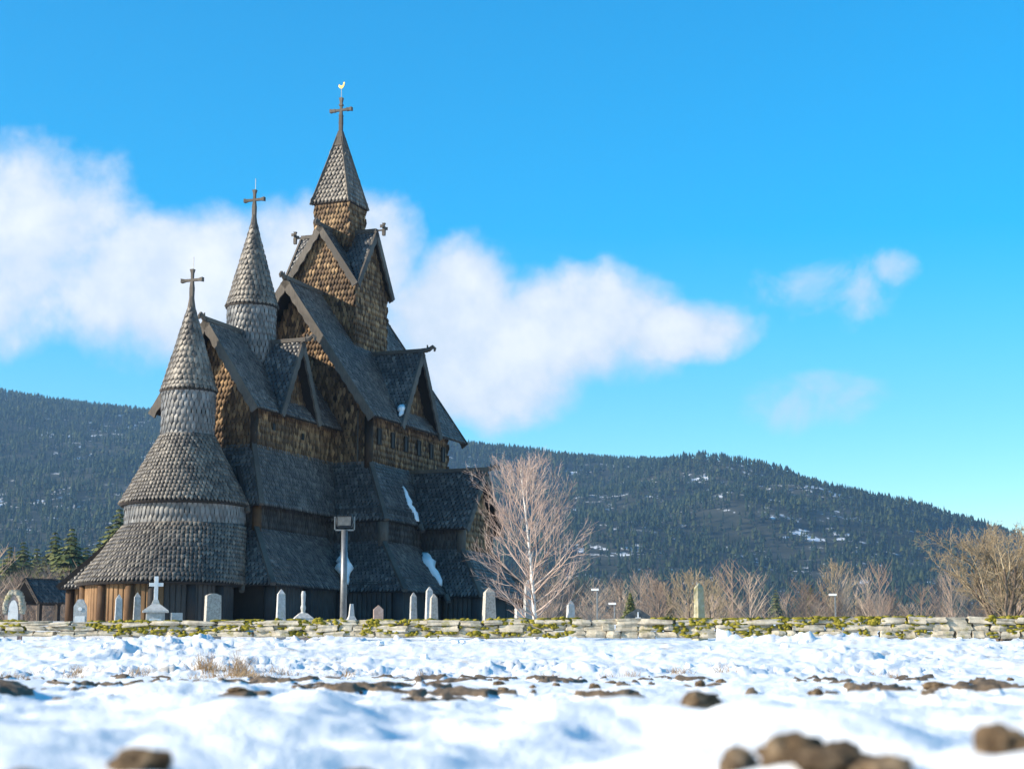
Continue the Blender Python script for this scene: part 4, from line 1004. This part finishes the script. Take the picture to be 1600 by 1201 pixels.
thicket(460, -160, 330, 140, 240, 4, 8.5, 'thicket', 'leafless brown thicket behind the shelter on the left')
# dark conifers at the hill foot
N2 = 5200; D2 = rng.uniform(480, 840, N2); X2 = rng.uniform(-.42, .42, N2)*D2
forest2 = scatter_trees('forest', np.stack((X2, D2, np.maximum(ground_h(X2, D2, False), hill_h(X2, D2)*(D2 > 760)-3)-.3), -1), rng.uniform(9, 19, N2), PROT[:4], M['forest'])
tag(forest2, 'dark conifer belt along the foot of the hills', 'forest', kind='stuff')

# ------------------------------------------------------------------ earth clods, snow chunks and dry grass
from mathutils import noise as mnoise
def clod_mesh(seed):
    bm = bmesh.new(); bmesh.ops.create_icosphere(bm, subdivisions=4, radius=.5); off = Vector((seed*3.7, seed*1.3, 0))
    for v in bm.verts:
        p = v.co.copy(); d = mnoise.fractal(p*2.6+off, .8, 2.1, 5); e = mnoise.noise(p*1.6+off*2); c = mnoise.cell(p*7+off)
        v.co = p*(1+.30*d+.25*e+.05*c)
    me = bpy.data.meshes.new('earth_clod'); bm.to_mesh(me); bm.free(); me.materials.append(M['clod'])
    me.polygons.foreach_set('use_smooth', [True]*len(me.polygons)); return me
CV = [clod_mesh(500+i) for i in range(8)]
def gp(px, py, lift=0):
    """ground position under a picture point, for field distances (flat field, eye .22 m up)"""
    D = .22/math.tan(max(R(.30), math.atan((py-600.5)/2684.)-PITCH)); return at(px, D)
def clod(x, y, wd, ht, label=None, sink=.3, rz=None):
    o = link('earth_clod', random.choice(CV), None); z = gh(x, y)+float(dirt_f(np.array([x]), np.array([y]))[0])*.05
    o.scale = (wd, wd*random.uniform(.6, .9), ht); o.location = (x, y, z+ht*(.5-sink)); o.rotation_euler = (0, 0, random.uniform(0, 6.3) if rz is None else rz)
    tag(o, label or 'small brown earth clod poking through the snow of the field', 'clod', 'earth clods in the snowy field')
BIG = [(1095, 1112, .20, .085, 'rounded brown clod standing alone in the middle right foreground'), (225, 1172, .16, .075, 'dark clod in a blue snow hollow at the lower left'), (35, 1196, .12, .07, 'clod cut by the bottom left corner'),
       (1150, 1172, .17, .085, 'left clod of the big blurred cluster at the bottom right'), (1235, 1180, .15, .10, 'tall middle clod of the big blurred cluster at the bottom right'), (1305, 1172, .19, .085, 'wide rear clod of the big blurred cluster at the bottom right'), (1375, 1190, .15, .08, 'right clod of the big blurred cluster at the bottom right'), (1560, 1186, .15, .10, 'clod near the bottom right corner'),
       (560, 1158, .14, .03, 'flat bare patch of earth in the left foreground snow'), (1300, 1185, .22, .06, 'low front clod of the big blurred cluster at the bottom right')]
for px_, py_, wd_, ht_, lab in BIG:
    x, y = gp(px_, py_+8); clod(x, y, wd_*1.0, ht_*1.0, lab, .34)
for i in range(120):
    D = random.uniform(9, 30); px_ = random.uniform(-60, 1660); x, y = at(px_, D)
    if fbm(np.array([x*.35]), np.array([y*.2]), 2, 61)[0] < .45: continue
    clod(x, y, random.uniform(.06, .19), random.uniform(.035, .085))
SNV = [blob_mesh('snow_chunk', 700+i, 3, .2, .5) for i in range(5)]
for m_ in SNV: m_.materials.append(M['snow']); m_.polygons.foreach_set('use_smooth', [True]*len(m_.polygons))
for i in range(26):
    big = i == 0; px_ = 1133 if big else random.uniform(-20, 1640); D = 55.5 if big else random.uniform(37, 57); x, y = at(px_, D); s = .42 if big else random.uniform(.10, .24)
    o = link('snow_chunk', random.choice(SNV), None); o.scale = (s, s*.8, s*(1.25 if big else random.uniform(.5, .8))); o.location = (x, y, gh(x, y)+s*.15); o.rotation_euler = (random.uniform(-.3, .3), random.uniform(-.3, .3), random.uniform(0, 6))
    tag(o, 'upright white block of snow against the stone wall' if big else 'lump of ploughed snow on the bank below the wall', 'snow', 'snow lumps on the bank')
t = Tw(77)
for i in range(46):
    px_ = random.choice((random.uniform(0, 470), random.uniform(300, 400), random.uniform(500, 1600))) if i > 5 else (318, 322, 370, 374, 60, 120)[i]
    D = random.uniform(33.5, 36.5); x, y = at(px_, D); z = gh(x, y); hgt = random.uniform(.12, .25) if i > 3 else .42
    for k in range(26 if i > 3 else 50):
        d = Vector((random.gauss(0, .35), random.gauss(0, .35), 1)); p = Vector((x+random.gauss(0, .12), y+random.gauss(0, .1), z-.03)); pts, _ = t.path(p, d, hgt*random.uniform(.6, 1.2), 2, Vector((random.gauss(0, .3), 0, -.2)), .08); t.branch(pts, .006, .002, 3, random.random())
gr = link('dry_grass', t.mesh('dry_grass'), M['drygrass']); tag(gr, 'dry brown grass tufts at the foot of the snow bank', 'grass', kind='stuff')
